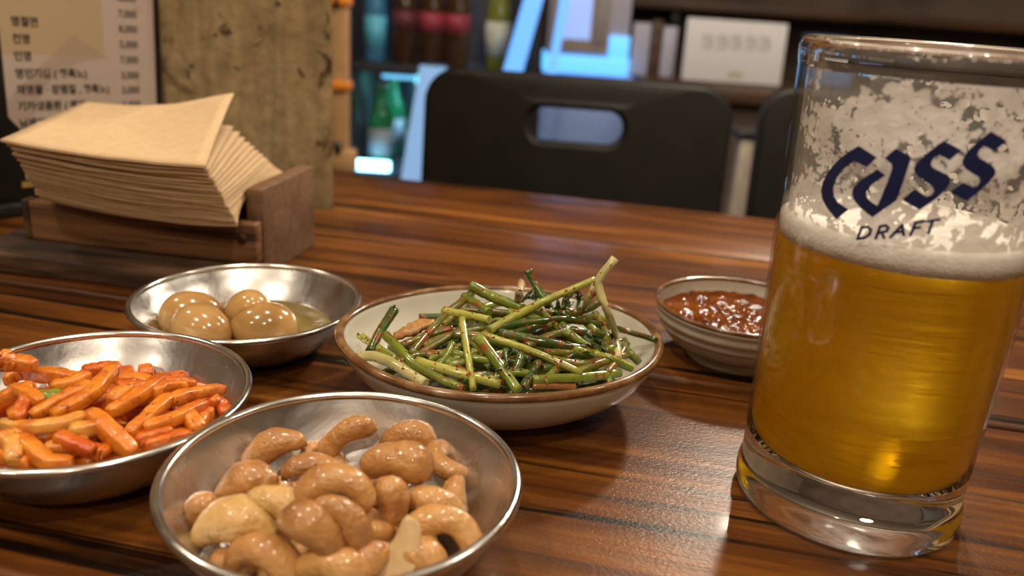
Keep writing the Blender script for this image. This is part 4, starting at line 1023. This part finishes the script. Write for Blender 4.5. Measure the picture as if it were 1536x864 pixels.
def glassy(name, col, rough=.1):
    s = N(name); s.set(Base__Color=col, Roughness=rough, Transmission__Weight=.55, IOR=1.4); return s.m
M['green_glass'] = glassy('green_bottle_glass', (.03, .34, .12)); M['brown_glass'] = glassy('brown_bottle_glass', (.10, .04, .012)); M['blue_glass'] = glassy('blue_bottle_plastic', (.10, .48, .85), .2)
M['clear_y'] = glassy('yellow_bottle_glass', (.35, .38, .05))
M['lab_grey'] = plain('grey_label', (.30, .34, .36), .5); M['lab_red'] = plain('red_label', (.34, .03, .06), .5); M['lab_dim'] = plain('dark_red_label', (.12, .015, .03), .5); M['lab_pale'] = plain('pale_label', (.60, .62, .50), .5); M['cap'] = plain('bottle_cap', (.35, .33, .30), .4, metal=.5)
def bottle(x, y, z, gm, lm, label, h=.212, r=.0325, group='bottles in the cooler', lz=(.03, .098)):
    root = empty('bottle', (x, y, z)); tag(root, label, 'bottle', group)
    k = h / .212
    obj('bottle_body', lathe([(0, .001), (r * .9, 0), (r, .004), (r, .118 * k), (r * .86, .14 * k), (r * .5, .165 * k), (.0135, .185 * k), (.0135, .206 * k), (0, .206 * k)], 24), gm, root)
    obj('label', lathe([(r + .0004, lz[0] * k), (r + .0004, lz[1] * k), (r + .0002, lz[1] * k), (r + .0002, lz[0] * k)], 24, closed=True), lm, root)
    obj('cap', lathe([(0, .202 * k), (.0145, .202 * k), (.0150, .212 * k), (0, .213 * k)], 16), M['cap'], root)
for i, (x, y) in enumerate(((-.357, 2.115), (-.357, 2.30))):
    bottle(x, y, .486, M['green_glass'], M['lab_grey'], ('green bottle with grey label on the lower shelf, leftmost', 'green bottle behind the leftmost one on the lower shelf')[i])
for i, (x, y) in enumerate(((-.265, 2.13), (-.265, 2.30), (-.190, 2.12), (-.11, 2.12), (-.05, 2.12))):
    bottle(x, y, .486, M['green_glass'], M['lab_grey'] if i != 1 else M['lab_pale'], ('green bottle on the lower shelf, second from the left', 'green bottle at the back of the lower shelf, right of the teal light', 'green bottle on the lower shelf next to the pale reflection', 'green bottle on the lower shelf behind the chair back', 'green bottle at the right end of the lower shelf')[i])
bottle(-.372, 2.10, .746, M['blue_glass'], plain('cyan_label', (.12, .6, .85), .4), 'bright cyan bottle on the upper shelf, leftmost', .23, .026)
for i, x in enumerate((-.300, -.235, -.175)):
    bottle(x, 2.10, .746, M['brown_glass'], M['lab_red'] if i else M['lab_dim'], 'dark bottle with red label on the upper shelf, %s' % ('beside the cyan one', 'second of three', 'third of three')[i], .24, .031, lz=(.070, .108))
bottle(-.075, 2.10, .746, M['clear_y'], M['lab_pale'], 'yellow green bottle with pale label on the upper shelf', .24, .030)

# reflections in the cooler's glass door, added as glowing slanted strips
M['pale_blue'] = emis('glowing_pale_reflection', (.20, .36, .62), .42); M['bright_blue'] = emis('glowing_blue_reflection', (.10, .30, .75), .75)
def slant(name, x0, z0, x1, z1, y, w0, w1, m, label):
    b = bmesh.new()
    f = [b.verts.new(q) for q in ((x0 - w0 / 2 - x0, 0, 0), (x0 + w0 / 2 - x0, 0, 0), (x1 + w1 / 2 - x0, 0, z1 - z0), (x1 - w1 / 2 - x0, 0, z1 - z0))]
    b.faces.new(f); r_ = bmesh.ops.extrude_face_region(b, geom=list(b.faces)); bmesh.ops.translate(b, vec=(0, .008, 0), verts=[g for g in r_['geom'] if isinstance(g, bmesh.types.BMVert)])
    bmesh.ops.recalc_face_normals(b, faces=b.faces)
    tag(obj(name, b, m, loc=(x0, y, z0)), label, 'light strip', 'slanting reflections by the cooler')  # these light strips are door reflections added as glowing strips, not lamps
slant('reflection_strip', -.266, T - .33, -.214, T + .005, 1.955, .052, .060, M['pale_blue'], 'broad pale blue door reflection, added as a glowing strip leaning left of the chair back')
slant('reflection_strip', -.044, T - .05, .012, T + .20, 1.955, .046, .042, M['bright_blue'], 'bright blue slanting door reflection, added as a glowing strip right of the yellow green bottle')
slant('reflection_strip', .052, T - .05, .075, T + .20, 1.955, .020, .020, M['bright_blue'], 'thin bright blue door reflection, added as a glowing strip beside the white cabinet')

# ------------------------------------------------------------------ counter with cabinet and sign
counter = empty('counter', (.55, 2.2, 0)); tag(counter, 'dark wooden counter behind the chairs carrying the white sign', 'counter')
M['cwood'] = wood('counter_wood', (.03, .014, .007), (.075, .036, .017), (.12, .06, .03), rough=.4, streak=.4)
obj('worktop', box(-.255, .75, -.12, .45, T - .045, T - .012, .003), M['cwood'], counter)
obj('front_panel', box(-.25, .72, -.06, -.03, .08, T - .046), M['wall_dark'], counter)
for x in (-.25, .70): obj('leg', box(x, x + .04, -.09, -.061, 0, T - .046), M['cwood'], counter)
M['steel_leg'] = plain('pale_metal', (.42, .36, .30), .35, metal=.4)
st = empty('metal_stool', (.435, 1.62, 0)); tag(st, 'pale metal stand seen between the two chairs', 'stand')
obj('pole', box(-.018, .022, -.015, .015, .02, T - .06, .004), M['steel_leg'], st); obj('foot', lathe([(0, 0), (.12, 0), (.12, .01), (.03, .022), (0, .022)], 32), M['steel_leg'], st)
obj('cap', box(-.03, .034, -.025, .025, T - .06, T - .045, .003), M['black'], st)

cab = empty('lit_cabinet', (.152, 2.25, 0)); tag(cab, 'pale cabinet with a cyan lit band, seen above and through the chair back', 'cabinet')
M['lav'] = plain('lavender_white', (.44, .44, .56), .5, var=.05); M['beige'] = plain('beige_frame', (.40, .33, .28), .5); M['grey'] = plain('grey_panel', (.28, .26, .27), .5)
obj('body', box(-.105, .105, .0, .20, T + .033, T + .408, .003), M['lav'], cab)
obj('lower_body', box(-.112, .130, -.01, .20, .02, T - .014, .004), plain('pale_blue_enamel', (.24, .38, .78), .35, var=.05), cab)
obj('lit_base', box(-.112, .112, -.01, .20, T - .012, T + .032, .002), emis('cyan_panel', (.11, .42, .85), .75), cab)
obj('lit_side', box(.055, .108, -.008, -.001, T + .033, T + .088, .002), emis('cyan_panel_side', (.11, .42, .85), .75), cab)
dr = obj('door', box(-.095, .052, -.010, -.001, T + .043, T + .398, .002), M['beige'], cab)
obj('window', box(-.070, .004, -.013, -.0101, T + .073, T + .388, .001), emis('blue_window', (.26, .38, .75), .55), dr)
obj('side_plate', box(.012, .046, -.014, -.0101, T + .063, T + .188, .001), M['grey'], dr)
sign = empty('paper_sign', (.535, 2.25, T - .012)); tag(sign, 'white landscape sign with faint grey writing on the counter', 'sign')
M['sign'] = plain('white_sign', (.66, .66, .70), .6, var=.03)
sp_ = obj('panel', box(-.130, .130, 0, .006, .002, .158, .002), M['sign'], sign, rot=(R(-6), 0, 0))
M['sign_ink'] = plain('faded_grey_ink', (.33, .35, .37), .6)
for k, x in enumerate((-.086, -.048, -.012, .026, .062)):       # blurred illegible characters as stroke clusters
    g = bmesh.new()
    for (x0, x1, z0, z1) in ((0, .024, .030, .035), (.002, .007, .008, .034), (.012, .026, .016, .021), (.019, .025, .0, .03), (.0, .016, .0, .005)):
        box(x + x0, x + x1, -.0006, -.0001, .083 + z0 + .001 * k, .083 + z1 + .001 * k, bm=g)
    obj('written_mark', g, M['sign_ink'], sp_)
obj('written_mark', box(-.01, .03, -.0006, -.0001, .016, .030), plain('green_mark', (.40, .42, .30), .6), sp_)
obj('stand_foot', box(-.06, .06, .01, .05, 0, .006), M['sign'], sign)
# shelf and panels above / beside the sign
pan = empty('folding_panel', (.335, 2.32, T - .012)); tag(pan, 'pale folding panel with a brown post between cabinet and sign', 'panel')
obj('panel_leaf', box(-.060, -.012, 0, .01, 0, .135, .002), M['lav'], pan)
obj('panel_leaf', box(.020, .058, 0, .01, 0, .130, .002), M['lav'], pan)
obj('post', box(-.011, .019, -.006, .016, 0, .145, .002), M['cwood'], pan)
sh = empty('wall_shelf', (.9, 3.2, 0)); tag(sh, 'dark wall shelf above the counter at the back', 'shelf')
obj('board', box(-.55, 1.2, -.15, .2, T + .16, T + .19, .003), M['cwood'], sh)
for x in (-.4, 1.0): obj('shelf_bracket', box(x, x + .03, -.1, .2, T + .10, T + .16, .002), M['black'], sh)
for i, (x, c, lab) in enumerate(((1.0, (.10, .22, .50), 'blue box low on the counter right of the sign'), (1.18, (.05, .05, .06), 'black box on the counter behind the glass'), (1.38, (.30, .20, .14), 'brown box on the counter behind the glass'))):
    b_ = empty('box', (x - .15, 2.42, T - .012)); tag(b_, lab, 'box', 'boxes on the counter')
    obj('carton', box(-.06, .06, 0, .12, 0, .12 - .03 * i, .003), plain('carton_colour', c, .5), b_)
    obj('lid', box(-.062, .062, -.002, .122, .121 - .03 * i, .131 - .03 * i, .002), plain('lid_colour', tuple(k * .8 for k in c), .5), b_)
